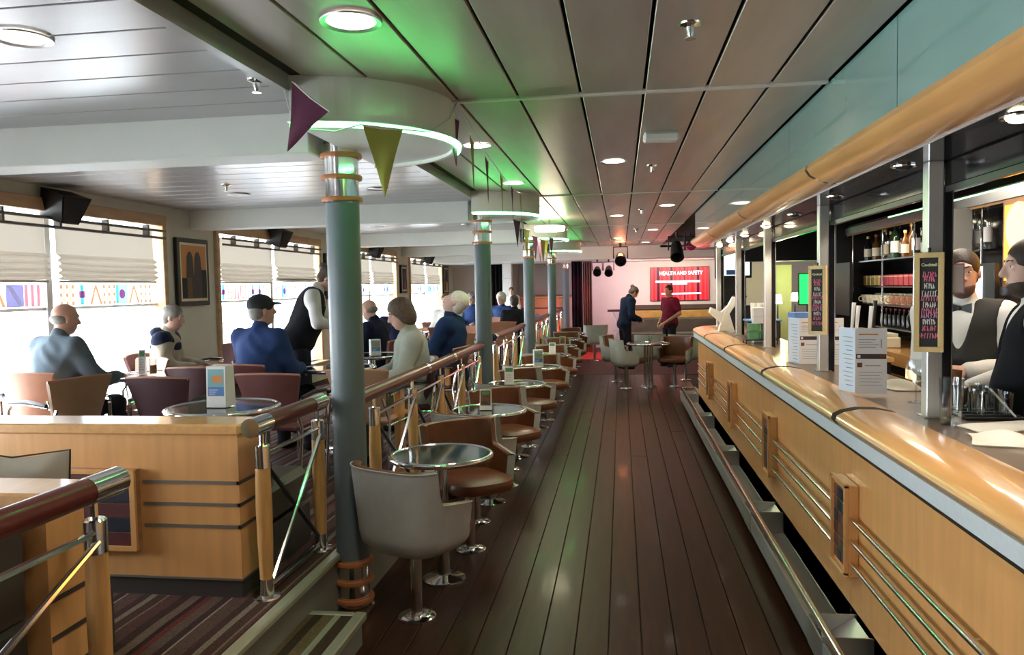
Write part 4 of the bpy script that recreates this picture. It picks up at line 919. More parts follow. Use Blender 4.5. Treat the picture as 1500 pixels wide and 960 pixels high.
tray = EMP('bar_mat', (1.51, 3.55, 1.10), label='black rubber bar mat under the upturned tumblers', cat='mat'); OB('mat', MB().box(-.12, .11, -.20, .20, 0, .012, bev=.004), 'black_matt', tray)
for q in range(5): OB('rib', MB().box(-.11, .10, -.17 + q*.08, -.155 + q*.08, .012, .018), 'black_matt', tray)
k = 0
for i in range(4):
    for j in range(2):
        tumbler('tumbler', (1.46 + .095*j, 3.70 - .095*i, 1.119), 'short clear tumbler on the bar mat, %s row, %s from the far side' % ('front' if j == 0 else 'rear', ORD[i]), .041, .088, 'glass', 'tumblers on the bar mat'); k += 1
OB('drinking_straw', MB().cyl((1.53, 3.47, 1.215), (1.58, 3.36, 1.115), .004, n=8), 'paper', label='white straw leaning by the tumblers on the bar mat', cat='straw')
wg = EMP('wine_glass', (1.37, 3.84, 1.101), label='stemmed wine glass left of the near post', cat='glass')
OB('bowl', MB().lathe([(.004, .085), (.035, .105), (.046, .145), (.036, .205), (.034, .205), (.043, .146), (.033, .108), (0, .09)], 20), 'tumbler', wg); OB('stem', MB().cyl((0, 0, .004), (0, 0, .088), .004, n=8), 'tumbler', wg); OB('base', MB().lathe([(0, 0), (.036, 0), (.034, .003), (0, .006)], 20), 'tumbler', wg)
def napkin(loc, rz, w, d, label, mat='white_cloth', seed=1, hz=.02):
    rr = random.Random(seed); ph = [rr.uniform(0, 6) for _ in range(4)]
    mb = MB()
    def fn(u, v, o=0): 
        return ((u-.5)*w*(1 + .06*math.sin(5*v + ph[0])), (v-.5)*d*(1 + .06*math.sin(4*u + ph[1])), .004 + hz*(.5 + .5*math.sin(6*u + ph[2] + 3*v))*max(0, math.sin(PI*u)*math.sin(PI*v))**.4 + o)
    mb.grid(fn, 18, 14); mb.grid(lambda u, v: fn(1-u, v, -.004), 18, 14)
    ob = OB('cloth_napkin', mb, mat, fixn=False, label=label, cat='napkin'); ob.location = loc; ob.rotation_euler = (0, 0, rz)
napkin((1.47, 3.20, 1.101), .35, .34, .17, 'flat white napkin at the right end of the counter', seed=1, hz=.015)
napkin((1.335, 2.92, 1.101), -.3, .20, .22, 'crumpled white napkin lying nearest on the counter', seed=4, hz=.035)
napkin((1.47, 4.35, 1.101), .1, .16, .24, 'pinkish folded bar cloth beside the nearest menu', 'beige_cushion', 6, .045)
# pale crossed stand, tubs, monitor
st = EMP('display_stand', (1.26, 9.35, 1.10), .15, label='white crossed-blade display stand near the far end of the bar', cat='stand')
OB('blade', MB().prism([(-.14, 0), (.06, 0), (-.005, .22), (.10, .42), (.04, .42), (-.06, .24)], 1, -.03, .03), 'white_paint', st); OB('blade', MB().prism([(-.24, .24), (-.08, .10), (.12, .40), (.10, .42), (-.10, .24), (-.22, .30)], 1, -.025, .035), 'white_paint', st); OB('shelf', MB().box(-.24, -.02, -.03, .05, .0, .02), 'white_paint', st)
for i in range(2):
    for j in range(2):
        g = EMP('snack_tub', (1.235 + .125*i, 7.52, 1.15 + .075*j), label='green snack tub, %s %s of the four stacked on the bar' % ('upper' if j else 'lower', 'right' if i else 'left'), cat='tub', group='green snack tubs')
        OB('body', MB().lathe([(0, 0), (.055, 0), (.06, .06), (0, .06)], 18), 'green_tub', g); OB('lid', MB().lathe([(0, .06), (.062, .06), (.062, .07), (0, .07)], 18), 'red_label' if (i and j) else 'green_tub', g)
rk = EMP('wire_rack', (1.297, 7.52, 1.10), label='low black rack under the green snack tubs', cat='rack'); OB('tray', MB().box(-.15, .15, -.09, .09, .038, .05), 'black', rk)
for sx in (-1, 1):
    for sy in (-1, 1): OB('leg', MB().cyl((sx*.14, sy*.08, 0), (sx*.14, sy*.08, .04), .006, n=6), 'black', rk)
wbx = EMP('card_box', (1.36, 7.72, 1.10), label='white carton behind the green snack tubs', cat='carton'); OB('box', MB().box(-.10, .11, -.06, .06, 0, .34, bev=.004), 'paper', wbx); OB('flap_line', MB().box(-.101, .111, -.061, .061, .25, .253), 'ink_grey', wbx)
brn = EMP('cardboard_box', (1.46, 6.3, 1.10), label='brown cardboard box with blue rim on the bar behind the menus', cat='box'); OB('box', MB().box(-.14, .16, -.12, .12, 0, .30, bev=.004), 'brown_box', brn); OB('rim', MB().box(-.14, .16, -.125, .125, .295, .34), 'ink_blue', brn)
for i in range(3): tumbler('upright_glass', (1.36 + .06*i, 8.3, 1.30), 'tall pale tumbler upside down on the till shelf, %s of three' % ORD[i], .028, .17, 'glass', 'tall tumblers on the till shelf', None, .8, 'paper')
tsh = EMP('till', (1.41, 8.3, 1.10), label='dark till unit on the bar carrying three pale tumblers', cat='till'); OB('body', MB().box(-.12, .2, -.14, .14, 0, .18, bev=.01), 'dark_metal', tsh); OB('display', MB().box(-.125, -.12, -.10, .10, .05, .15), 'black_gloss', tsh); OB('top', MB().box(-.13, .21, -.15, .15, .18, .20, bev=.005), 'ink_blue', tsh)
tv = EMP('wall_monitor', (1.62, 11.6, 1.75), label='black monitor with pale picture hanging past the end of the bar', cat='monitor'); OB('housing', MB().box(-.26, .26, -.03, .03, 0, .42, bev=.008), 'black', tv); OB('picture', MB().box(-.13, .23, -.034, -.03, .04, .38), 'screen_white', tv); OB('bracket', MB().cyl((0, 0, .42), (0, 0, .85), .02, n=8), 'black', tv); OB('picture_detail', MB().box(-.10, .05, -.037, -.033, .05, .12), 'ink_blue', tv)
cf = EMP('coffee_machine', (1.46, 9.9, 1.10), label='dark coffee machine at the far end of the bar', cat='machine'); OB('body', MB().box(-.18, .16, -.2, .2, 0, .30, bev=.03), 'black', cf); OB('hopper', MB().lathe([(.05, .3), (.09, .42), (0, .43)], 14), 'dark_metal', cf); OB('panel', MB().box(-.185, -.175, -.15, .15, .1, .22), 'brown_box', cf)
# ================================================================ ceiling fixtures
dl = [(-.90, 2.58), (-.905, 4.95), (-.925, 6.79), (-.04, 5.82), (-.036, 10.35), (-.034, 15.2), (-.92, 9.0), (.55, 9.2), (.55, 13.2), (-.04, 1.4), (-.92, 12.6), (-.92, 16.8), (.55, 17)]
for i, (x, y) in enumerate(dl):
    o = downlight((x, y, ZC - .006), 'round recessed aisle light %s' % ['in the green glow at top left of the aisle', 'just past the nearest drum', 'just before the second drum', 'in the middle of the aisle, nearest', 'in the middle of the aisle, second', 'in the middle of the aisle, farthest', 'past the second drum', 'near the bar canopy', 'near the canopy end', 'overhead beside the camera', 'beyond the third drum', 'past the fourth drum', 'near the stage'][i], .085 if i < 3 or i == 9 else .08, 'lamp_white', ring='brushed')
    lamp('downlight_lamp', 'SPOT', (x, y, ZC - .03), 22, (1, .9, .76), to=(x, y, 0), spot_size=2.3, spot_blend=.8, shadow_soft_size=.08)
for i, (x, y) in enumerate(((-2.02, 2.43), (-3.4, 2.5), (-3.4, 6.6), (-2.1, 6.6), (-2.1, 10.6), (-3.4, 10.6))):
    downlight((x, y, ZL - .006), 'round recessed light in the pale lounge ceiling, %s' % ['brightest, at top left', 'by the near window', 'by the second window', 'left of the second column', 'in the third bay', 'by the third window'][i], .08, 'lamp_white' if i == 0 else 'ceil_left', ring='brushed')
for i, (x, y, z) in enumerate(((.254, 2.84, ZC), (.248, 6.09, ZC), (.264, 9.6, ZC), (-3.2, 6.0, ZL), (-1.5, 3.1, ZL), (.26, 12.9, ZC))):
    s = EMP('sprinkler', (x, y, z), label='small chrome sprinkler head %s' % ['in the ceiling nearest the camera', 'in mid-aisle ceiling', 'farther down the aisle ceiling', 'in the lounge ceiling by the speaker', 'beside the nearest drum', 'far down the aisle ceiling'][i], cat='sprinkler', group='sprinkler heads')
    OB('rose', MB().lathe([(.04, 0), (.038, -.006), (.016, -.014), (.013, -.035), (.009, -.05)], 16, cap=False), 'chrome', s); OB('deflector', MB().lathe([(0, -.055), (.02, -.055), (.02, -.051), (0, -.051)], 12), 'chrome', s)
ex = EMP('emergency_light', (.251, 4.81, ZC), .05, label='white rectangular emergency light under the aisle ceiling', cat='light'); OB('housing', MB().box(-.105, .105, -.05, .05, -.055, 0, bev=.012), 'white_paint', ex); OB('diffuser', MB().box(-.098, .098, -.056, -.03, -.05, -.012, bev=.006), 'paper', ex)
gl = EMP('glow_disc', (-.93, 10.3, 2.42), label='bright disc added in place of a reflected glow past the second drum', cat='lamp')  # glowing disc added to stand in for a window-reflection glow
OB('shade', MB().lathe([(0, 0), (.20, 0), (.205, .05), (.20, .06), (0, .062)], 28), 'lamp_glow', gl); OB('stem', MB().cyl((0, 0, .06), (0, 0, .18), .014, n=8), 'chrome', gl)
lamp('glow_disc_light', 'POINT', (-.93, 10.3, 2.36), 14, (1, .9, .62), shadow_soft_size=.18)  # added light that goes with the stand-in disc
# wall speakers, pictures
for i, y in enumerate((5.75, 9.75, 13.8, 17.8)):
    s = EMP('wall_speaker', (XW + .12, y, 2.42), label='black wedge loudspeaker above the %s window in view' % ['nearest', 'second', 'third', 'farthest'][i], cat='speaker', group='black wall speakers')
    m = Matrix.Rotation(.35, 4, 'Y')
    OB('cabinet', MB().prism([(-.17, .10), (-.10, -.13), (.10, -.13), (.17, .10)], 0, -.10, .10).xf(m), 'black', s); OB('grille', MB().prism([(-.155, .09), (-.09, -.115), (.09, -.115), (.155, .09)], 0, .10, .108).xf(m), 'black_matt', s); OB('bracket', MB().box(-.12, -.05, -.03, .03, -.03, .11), 'black', s)
def picture(y, w, h, z, label, seed):
    p = EMP('framed_picture', (XW, y, z), label=label, cat='picture', group='framed pictures')
    OB('frame', MB().box(0, .045, -w/2, w/2, 0, h, bev=.008), 'black', p); OB('mount', MB().box(.045, .047, -w/2 + .05, w/2 - .05, .05, h - .05), 'label_cream', p)
    rr = random.Random(seed); cols = ['photo_brown', 'ink_orange', 'tile_green', 'ink_dark', 'tile_brown', 'gold', 'slate']
    a = w - .14
    for q in range(5): OB('painted_block', MB().box(.047, .049 + .0006*q, -a/2 + a*q/5, -a/2 + a*(q+1)/5, .08, .08 + (h-.16)*(.35 + .3*rr.random())), rr.choice(cols), p)
    OB('painted_ground', MB().box(.047, .0485, -a/2, a/2, .075, h - .075), cols[seed % 7], p)
    for sx in (-.18, .14):
        OB('painted_figure', MB().prism([(a*sx - .07, h*.42), (a*sx + .07, h*.42), (a*sx + .055, h*.72), (a*sx + .02, h*.80), (a*sx - .02, h*.80), (a*sx - .055, h*.72)], 0, .049, .0535), 'ink_dark', p)
picture(7.78, .62, .72, 1.55, 'black-framed picture of dark figures on the pier by the first windows', 1)
picture(11.85, .60, .72, 1.55, 'framed picture on the second pier', 5); picture(15.95, .45, .6, 1.6, 'small framed picture on the third pier', 6); picture(19.95, .6, .72, 1.55, 'framed picture on the last pier', 2)
# bunting
def pennant(A, B, drop, mat, label, twist=0., sway=0.):
    A, B = Vector(A), Vector(B); mid = (A+B)/2 + Vector((sway, twist, -drop))
    o = EMP('pennant', tuple(mid), label=label, cat='pennant', group='triangular bunting flags'); L = o.location.copy()
    N = (B-A).cross(Vector((0, 0, 1))); N = N.normalized()*.0015 if N.length > 1e-6 else Vector((.0015, 0, 0))
    def fn(u, v, e):
        p = A + (B-A)*u; q = p*(1-v) + mid*v; return tuple(q - L + N*e + Vector((0, .012*math.sin(3*v + 4*u)*v*(1-v)*4, 0)))
    mb = MB().grid(lambda u, v: fn(u, v, 1), 6, 10); mb.grid(lambda u, v: fn(u, v, -1), 6, 10)
    OB('cloth', mb, mat, o, fixn=False); OB('tape', MB().tube([tuple(A - L), tuple((A+B)/2 - L + Vector((0, 0, -.006))), tuple(B - L)], .004, 6), 'string_white', o)
def cordline(pts, label): OB('bunting_cord', MB().tube(pts, .0035, 6), 'string_white', label=label, cat='cord')
pennant((-1.352, 3.12, 2.56), (-1.20, 3.13, 2.43), .225, 'flag_purple', 'crumpled purple pennant at the left of the nearest drum', 0, -.11)
pennant((-1.085, 3.22, 2.385), (-.94, 3.33, 2.38), .30, 'flag_green', 'yellow-green pennant hanging below the nearest drum')
pennant((-.845, 3.74, 2.55), (-.80, 3.88, 2.53), .24, 'flag_purple', 'dark purple pennant at the right end of the nearest drum', .08)
cordline([(-1.42, 3.17, 2.58), (-1.39, 3.17, 2.46), (-1.34, 3.16, 2.37), (-1.2, 3.2, 2.36), (-1.09, 3.21, 2.386), (-.93, 3.34, 2.382), (-.86, 3.5, 2.40), (-.81, 3.7, 2.5), (-.79, 3.78, 2.595)], 'white cord looped along the nearest drum'); cordline([(-.79, 3.80, 2.595), (-.80, 4.6, 2.50), (-.83, 5.6, 2.47), (-.88, 6.6, 2.50), (-.90, 7.3, 2.56)], 'white bunting cord between the first two drums')
bun = [(4.20, 'flag_green'), (4.75, 'flag_purple'), (5.45, 'flag_green'), (6.1, 'flag_purple'), (6.75, 'flag_green')]
for i, (y, m_) in enumerate(bun):
    z = 2.53 - .05*math.sin(PI*(y-3.8)/3.5); x = -.80 - .022*(y - 3.8)
    pennant((x, y, z), (x - .01, y + .17, z - .005), .28, m_, '%s pennant, %s on the cord between the first two drums' % ('purple' if 'pur' in m_ else 'yellow-green', ORD[i]), .03)
chain = [(-1.12, 8.0, 2.53)]
for i in range(7):
    y = 8.15 + i*.52;  z = 2.44 - .16*math.sin(PI*(i + .5)/7); x = -1.12 + .04*i*(i < 4) + .03*(i - 3)*(i >= 4)*1
    chain += [(x, y, z), (x + .05, y + .18, z - .01)]
    pennant((x, y, z), (x + .05, y + .18, z - .01), .29, ('flag_purple', 'flag_green')[i % 2], '%s pennant, %s on the cord past the second drum' % (('purple', 'yellow-green')[i % 2], ORD[i]), .03)
cordline(chain + [(-.80, 11.95, 2.60)], 'white bunting cord between the second and third drums')

# ================================================================ far end of the room
OB('trim_20', MB().box(XW, 5, 18.3, 21, 2.30, 2.66), 'white_soffit', kind='structure')
scr = EMP('video_screen', (1.52, YB - .04, 1.24), label='large red video screen reading HEALTH AND SAFETY on the end wall', cat='screen')
def emi(n, c, s): return M(n, c, .4, emit=c, estr=s)
emi('scr_red', (1, .03, .04), .75); emi('scr_mid', (.55, .01, .02), .5); emi('scr_dark', (.05, .0, .02), .3); emi('scr_text', (1, .97, .95), 1.3)
OB('housing', MB().box(-.74, .80, 0, .035, 0, .90), 'black', scr)
rr = random.Random(9); x = -.72; q = 0
while x < .78:
    wv = .03 + .06*rr.random(); x1 = min(.78, x + wv); OB('curtain_fold', MB().box(x, x1, -.006, 0, .015, .885), ['scr_red', 'scr_mid', 'scr_red', 'scr_dark', 'scr_red', 'scr_mid'][q % 6], scr); x = x1; q += 1
Rx = Matrix.Rotation(PI/2, 4, 'X')
tb = text_mb('HEALTH AND SAFETY', .14, bold=.001); wt = max(v[0] for v in tb.v) - min(v[0] for v in tb.v)
OB('lettering', tb.xf(Matrix.Translation((.06, -.012, .73)) @ Rx @ Matrix.Diagonal((1.12/wt, 1, 1, 1))), 'scr_text', scr)
for z, a, b, hh in ((.51, -.60, .55, .05), (.45, -.15, .22, .045), (.19, -.45, .58, .035)):
    mb = MB(); xx = a
    while xx < b: w_ = .02 + .05*rr.random(); mb.box(xx, min(b, xx + w_), -.012, -.006, z - hh/2, z + hh/2); xx += w_ + .006
    OB('caption_line', mb, 'scr_text', scr)
sb = EMP('banquette', (1.3, 20.3, 0), label='long banquette with wooden ledge and gold band along the end wall', cat='bench')
OB('ledge', MB().box(-1.25, 1.7, .45, .68, 1.02, 1.14, bev=.01), 'brown_trousers', sb); OB('gold_band', MB().box(-1.25, 1.7, .40, .45, .80, 1.00, bev=.01), 'gold', sb); OB('back_cushion', MB().box(-1.25, 1.7, .25, .42, .42, .80, bev=.03), 'dark_bench', sb); OB('seat', MB().box(-1.25, 1.7, -.25, .30, .22, .45, bev=.03), 'dark_bench', sb); OB('base', MB().box(-1.25, 1.7, -.2, .6, 0, .22), 'plinth', sb)
hs = EMP('high_chair', (-.08, 19.6, 0), label='folding stand with dark top left of the woman in navy', cat='stand'); OB('top', MB().box(-.26, .26, -.16, .16, 1.02, 1.07), 'brown_trousers', hs)
for s in (-1, 1): OB('leg', MB().tube([(s*.2, -.1, 0), (-s*.12, .1, 1.0)], .016, 8), 'brushed', hs)
OB('brace', MB().cyl((-.13, 0, .55), (.13, 0, .55), .012, n=8), 'brushed', hs); OB('side_board', MB().box(.16, .26, -.1, .14, 0, .95), 'gold', hs)
def curtain(x0, x1, y, z0, z1, mat, label, folds=6):
    n = folds*8; mb = MB()
    for off in (0, .03): mb.grid(lambda u, v, off=off: (x0 + (x1-x0)*u, y + .035*math.sin(u*folds*2*PI)*(.6 + .4*v) + off, z0 + (z1-z0)*v), n, 4)
    c = EMP('curtain', ((x0+x1)/2, y, z0), label=label, cat='curtain', group='stage curtains'); OBW('drape', mb, mat, c, fixn=False); OBW('heading', MB().box(x0, x1, y - .04, y + .05, z1 - .03, z1), mat, c)
curtain(-1.22, -.95, 19.4, 0, 2.3, 'black_curtain', 'narrow black curtain beside the red-lit column', 3); curtain(-.95, -.72, 19.6, 0, 2.3, 'olive_curtain', 'olive curtain right of the black one', 4)
curtain(-3.55, -3.05, 20.3, ZP, 2.3, 'black_curtain', 'wide black curtain at the far left of the lounge', 5)
wp = EMP('white_pillar', (-2.93, 20.0, ZP), label='white square pillar at the far left end of the lounge', cat='pillar'); OB('shaft', MB().box(-.12, .12, -.12, .12, 0, 2.0, bev=.01), 'white_paint', wp); OB('collar', MB().box(-.13, .13, -.13, .13, 1.6, 1.63), 'brushed', wp)
og = EMP('orange_counter', (-2.1, 20.45, ZP), label='orange wooden counter at the far end of the lounge', cat='counter'); OB('front', MB().box(-.75, .75, -.2, .2, 0, 1.08, bev=.01), 'orange_wall', og)
for z in (.30, .55, .80): OB('dark_line', MB().box(-.751, .751, -.204, -.198, z, z + .035), 'ink_dark', og)
for q in range(4): OB('emblem', MB().prism([(-.55 + q*.38, .63), (-.47 + q*.38, .69), (-.39 + q*.38, .63), (-.47 + q*.38, .59)], 1, -.208, -.2), 'ink_blue', og)
OB('top', MB().box(-.78, .78, -.24, .24, 1.08, 1.12, bev=.01), 'maple_long', og)
OB('wall_panel', MB().box(-2.75, -1.05, 20.85, 20.95, 1.45, 2.3), 'grey_wall', label='grey panel high on the wall above the orange counter', cat='panel')
def stage_light(loc, tilt, label, s=1., lit=None):
    f = EMP('stage_light', loc, label=label, cat='stage light', group='black stage lights'); m = Matrix.Translation((0, 0, -.25*s)) @ Matrix.Rotation(tilt, 4, 'X')
    OB('barrel', MB().lathe([(0, -.14*s), (.07*s, -.14*s), (.09*s, .0), (.10*s, .16*s), (.085*s, .16*s), (.075*s, .02), (0, .02)], 16).xf(m), 'black', f); OB('yoke', MB().tube([(-.12*s, 0, -.25*s), (-.12*s, 0, -.05*s), (.12*s, 0, -.05*s), (.12*s, 0, -.25*s)], .012*s, 6), 'black', f); OB('clamp', MB().cyl((0, 0, -.06*s), (0, 0, .02), .02*s, n=8), 'black', f)
    if lit: OB('lens', MB().lathe([(0, .08*s), (.075*s, .08*s)], 14, cap=False).xf(m), lit, f, fixn=False)
stage_light((.0, 17.0, 2.575), 1.9, 'big black stage lamp under the orange glow', 1.25); stage_light((-.55, 18.45, 2.285), 1.9, 'small black stage lamp, left of two'); stage_light((-.28, 18.45, 2.285), 2.0, 'small black stage lamp, right of two')
stage_light((.98, 13.9, 2.575), 2.3, 'black stage lamp with bracket in front of the screen', 1.2); stage_light((1.25, 14.3, 2.575), 1.5, 'second black stage lamp beside the monitor', .9)
OB('lamp_bar', MB().cyl((.7, 14.0, 2.36), (1.6, 14.25, 2.36), .02, n=8).cyl((1.15, 14.12, 2.36), (1.15, 14.12, 2.6), .012, n=6), 'black', label='black lamp bar holding the two lamps before the screen', cat='bar')
lamp('stage_pink', 'SPOT', (.2, 18.4, 2.2), 60, (1, .25, .7), to=(-.9, 21, 1.3), spot_size=1.5, spot_blend=.8, shadow_soft_size=.1)
lamp('stage_red', 'SPOT', (-.3, 17.3, 2.3), 600, (1, .05, .04), to=(-.7, 18.2, 0), spot_size=1.0, spot_blend=.5, shadow_soft_size=.08)
lamp('stage_orange', 'POINT', (.0, 17.0, 2.42), 8, (1, .3, .12), shadow_soft_size=.1)
lamp('stage_red_column', 'SPOT', (-.9, 18.6, 2.0), 30, (1, .05, .1), to=(-1.42, 20.2, 1.0), spot_size=1., spot_blend=.6, shadow_soft_size=.08)
lamp('stage_warm', 'AREA', (1.2, 19.4, 2.28), 55, (1, .86, .74), to=(1.2, 20.8, .9), shape='RECTANGLE', size=2.5, size_y=.3)
lamp('stage_red2', 'SPOT', (1.2, 14.0, 2.2), 30, (1, .1, .2), to=(1.0, 16.2, 2.6), spot_size=1.6, spot_blend=.8, shadow_soft_size=.08)
# ---------------------------------------------------------------- lounge beyond the bar, seen between the posts
gs = EMP('green_screen', (2.99, 13.0, 1.32), label='bright green lit panel seen behind the bar between the posts', cat='screen'); OB('panel', MB().box(-.13, .13, -.02, .02, 0, .48), 'screen_green', gs); OB('back', MB().box(-.15, .15, .02, .05, -.02, .50), 'black', gs); OB('stand', MB().cyl((0, .03, -1.28), (0, .03, 0), .02, n=8), 'black', gs)
M('yellow_wall', (.45, .42, .22), .6, var=.15, scale=3)
for i, (x0, x1, y) in enumerate(((2.6, 3.05, 14.5), (3.6, 4.4, 15.2))):
    OB('lit_partition', MB().box(x0, x1, y, y + .06, 0, 2.0, bev=.01), 'yellow_wall' if i == 0 else 'tan_back', label='%s partition lit from above beyond the bar' % ('yellow-green' if i == 0 else 'tan'), cat='partition')
for i, (x, y) in enumerate(((3.0, 14.0), (3.9, 14.6), (2.4, 12.4))):
    lm = EMP('table_lamp', (x, y, 1.35), label='small glowing wall lamp beyond the bar, %s' % ['by the yellow partition', 'by the tan partition', 'nearest the bar'][i], cat='lamp', group='glowing lamps beyond the bar'); OB('shade', MB().lathe([(.07, 0), (.05, .14), (.048, .14), (.068, 0)], 16, cap=False), 'lamp_glow', lm); OB('stand', MB().cyl((0, 0, -1.35), (0, 0, .05), .012, n=8), 'dark_metal', lm)
    lamp('lounge_lamp', 'POINT', (x, y - .1, 1.7), 12, (1, .85, .45) if i else (.75, 1, .4), shadow_soft_size=.1)
OB('far_bulkhead', MB().box(1.75, 5, 11.4, 11.6, 1.98, 2.455), 'black', label='dark bulkhead over the passage beyond the bar', cat='bulkhead')
OB('side_cabinet', MB().box(3.2, 4.98, 9.6, 11.2, 0, 1.05, bev=.01), 'dark_metal', label='low dark cabinet beyond the end of the back bar', cat='cabinet')
dp = EMP('dark_door', (1.62, 12.6, 0), label='black doorway panel past the end of the bar', cat='door'); OB('leaf', MB().box(-.06, .34, 0, .05, 0, 2.05), 'black', dp); OB('jamb', MB().box(-.10, -.06, -.02, .06, 0, 2.1), 'steel', dp)
OB('pale_panel', MB().box(2.0, 2.5, 13.4, 13.46, 0, 2.0), 'back_wall', label='pale wall panel past the black doorway', cat='panel')
lamp('bar_work_light', 'AREA', (1.95, 5.2, 2.42), 26, (1, .9, .76), to=(1.95, 5.2, 0), shape='RECTANGLE', size=.25, size_y=3.2)
lamp('shelf_light', 'AREA', (2.62, 7.7, 2.19), 10, (1, .86, .62), to=(2.75, 7.7, 1.5), shape='RECTANGLE', size=.08, size_y=2.4)
pc = EMP('price_card', (1.353, 3.42, 1.618), -.3, label='small pink-bordered card stuck beside the black shutter guide', cat='card'); OB('card', MB().box(-.0, .048, -.002, .002, 0, .125), 'chalk_mauve', pc); OB('card_face', MB().box(.004, .044, -.004, -.002, .006, .119), 'paper', pc)
# ================================================================ people: one continuous skin surface each, clothes as children
class Field:
    """signed distance field on a grid, polygonised by surface nets"""
    def __init__(s, prims, h, pad=.06, fold=0.):
        lo = np.full(3, 1e9); hi = np.full(3, -1e9)
        for p in prims:
            if p.get('cut'): continue
            a, b = p['bb']; lo = np.minimum(lo, a); hi = np.maximum(hi, b)
        s.lo = lo - pad; s.h = h; s.n = np.ceil((hi - lo + 2*pad)/h).astype(int) + 1
        s.F = np.full(s.n, .5, dtype=np.float32)
        for p in prims: s.apply(p)
        if fold:
            g = [(s.lo[d] + s.h*np.arange(s.n[d])).astype(np.float32) for d in range(3)]; X, Y, Z = np.meshgrid(*g, indexing='ij')
            w1 = np.sin(46*Z + 22*np.abs(X) + 2.2*np.sin(13*X + 9*Y) + 1.7*np.sin(17*Y)); w2 = np.sin(31*Z - 38*Y + 2*np.sin(19*X))
            s.F += fold*(w1*np.maximum(0, np.sin(11*Z + 7*X + 3))*.75 + .45*w2)
    def apply(s, p):
        k = p['k']; m = k + 3*s.h; a, b = p['bb']
        i0 = np.maximum(0, np.floor((a - m - s.lo)/s.h).astype(int)); i1 = np.minimum(s.n, np.ceil((b + m - s.lo)/s.h).astype(int) + 1)
        if np.any(i1 <= i0): return
        g = [s.lo[d] + s.h*np.arange(i0[d], i1[d], dtype=np.float32) for d in range(3)]
        X = np.stack(np.meshgrid(*g, indexing='ij'), -1); d = p['fn'](X).astype(np.float32)
        sl = tuple(slice(i0[q], i1[q]) for q in range(3)); A = s.F[sl]
        if p.get('cut'):
            e = -d; q = np.maximum(k - np.abs(A - e), 0)/max(k, 1e-6); s.F[sl] = np.maximum(A, e) + q*q*k*.25
        else:
            q = np.maximum(k - np.abs(A - d), 0)/max(k, 1e-6); s.F[sl] = np.minimum(A, d) - q*q*k*.25
    def mesh(s, name):
        F = s.F; S = F < 0; nx, ny, nz = F.shape
        c = np.zeros((nx-1, ny-1, nz-1), dtype=np.int8); offs = [(i, j, k) for i in (0, 1) for j in (0, 1) for k in (0, 1)]
        for i, j, k in offs: c += S[i:nx-1+i, j:ny-1+j, k:nz-1+k]
        mix = (c > 0) & (c < 8); idx = np.argwhere(mix); N = len(idx)
        cid = np.full(mix.shape, -1, dtype=np.int64); cid[mix] = np.arange(N)
        P = np.zeros((N, 3)); cnt = np.zeros(N)
        for a in offs:
            for ax in range(3):
                if a[ax]: continue
                b = list(a); b[ax] = 1
                fa = F[idx[:, 0]+a[0], idx[:, 1]+a[1], idx[:, 2]+a[2]]; fb = F[idx[:, 0]+b[0], idx[:, 1]+b[1], idx[:, 2]+b[2]]
                mk = (fa < 0) != (fb < 0); t = fa[mk]/(fa[mk] - fb[mk]); q = np.tile(np.array(a, float), (mk.sum(), 1)); q[:, ax] += t
                P[mk] += q; cnt[mk] += 1
        V = s.lo + (idx + P/cnt[:, None])*s.h
        quads = []
        for ax in range(3):
            u, v = (ax+1) % 3, (ax+2) % 3
            sl0 = [slice(None)]*3; sl1 = [slice(None)]*3; sl0[ax] = slice(0, -1); sl1[ax] = slice(1, None)
            cr = np.argwhere(S[tuple(sl0)] != S[tuple(sl1)])
            ok = (cr[:, u] > 0) & (cr[:, v] > 0) & (cr[:, u] < F.shape[u]-1) & (cr[:, v] < F.shape[v]-1); cr = cr[ok]
            ins = S[tuple(cr.T)]
            def g(du, dv):
                e = cr.copy(); e[:, u] -= du; e[:, v] -= dv; return cid[tuple(e.T)]
            q = np.stack([g(1, 1), g(0, 1), g(0, 0), g(1, 0)], 1); q[~ins] = q[~ins][:, ::-1]; quads.append(q)
        Q = np.concatenate(quads)
        me = bpy.data.meshes.new(name); me.vertices.add(N); me.vertices.foreach_set('co', V.astype(np.float32).ravel())
        me.loops.add(len(Q)*4); me.loops.foreach_set('vertex_index', Q.astype(np.int32).ravel()); me.polygons.add(len(Q)); me.polygons.foreach_set('loop_start', np.arange(0, len(Q)*4, 4, dtype=np.int32)); me.polygons.foreach_set('loop_total', np.full(len(Q), 4, dtype=np.int32))
        me.polygons.foreach_set('use_smooth', np.ones(len(Q), dtype=bool)); me.update(calc_edges=True); me.validate()
        return me
def cone(a, b, ra, rb, k=.02, cut=False):
    a = np.array(a, float); b = np.array(b, float); ab = b - a; L = max(ab @ ab, 1e-9)
    def fn(X):
        d = X - a; t = np.clip((d @ ab)/L, 0, 1); return np.linalg.norm(d - t[..., None]*ab, axis=-1) - (ra + (rb-ra)*t)
    r = max(ra, rb)
    return dict(fn=fn, k=k, bb=(np.minimum(a, b) - r, np.maximum(a, b) + r), cut=cut)
def elli(c, r, R=None, k=.03, cut=False):
    c = np.array(c, float); r = np.array(r, float); R = np.eye(3) if R is None else np.array(R)
    def fn(X):
        p = (X - c) @ R; k0 = np.linalg.norm(p/r, axis=-1); k1 = np.linalg.norm(p/(r*r), axis=-1); return k0*(k0-1)/np.maximum(k1, 1e-6)
    m = np.sqrt(((R*r)**2).sum(1))
    return dict(fn=fn, k=k, bb=(c - m, c + m), cut=cut)
def rotm(ax, a):
    return np.array(Matrix.Rotation(a, 3, ax))
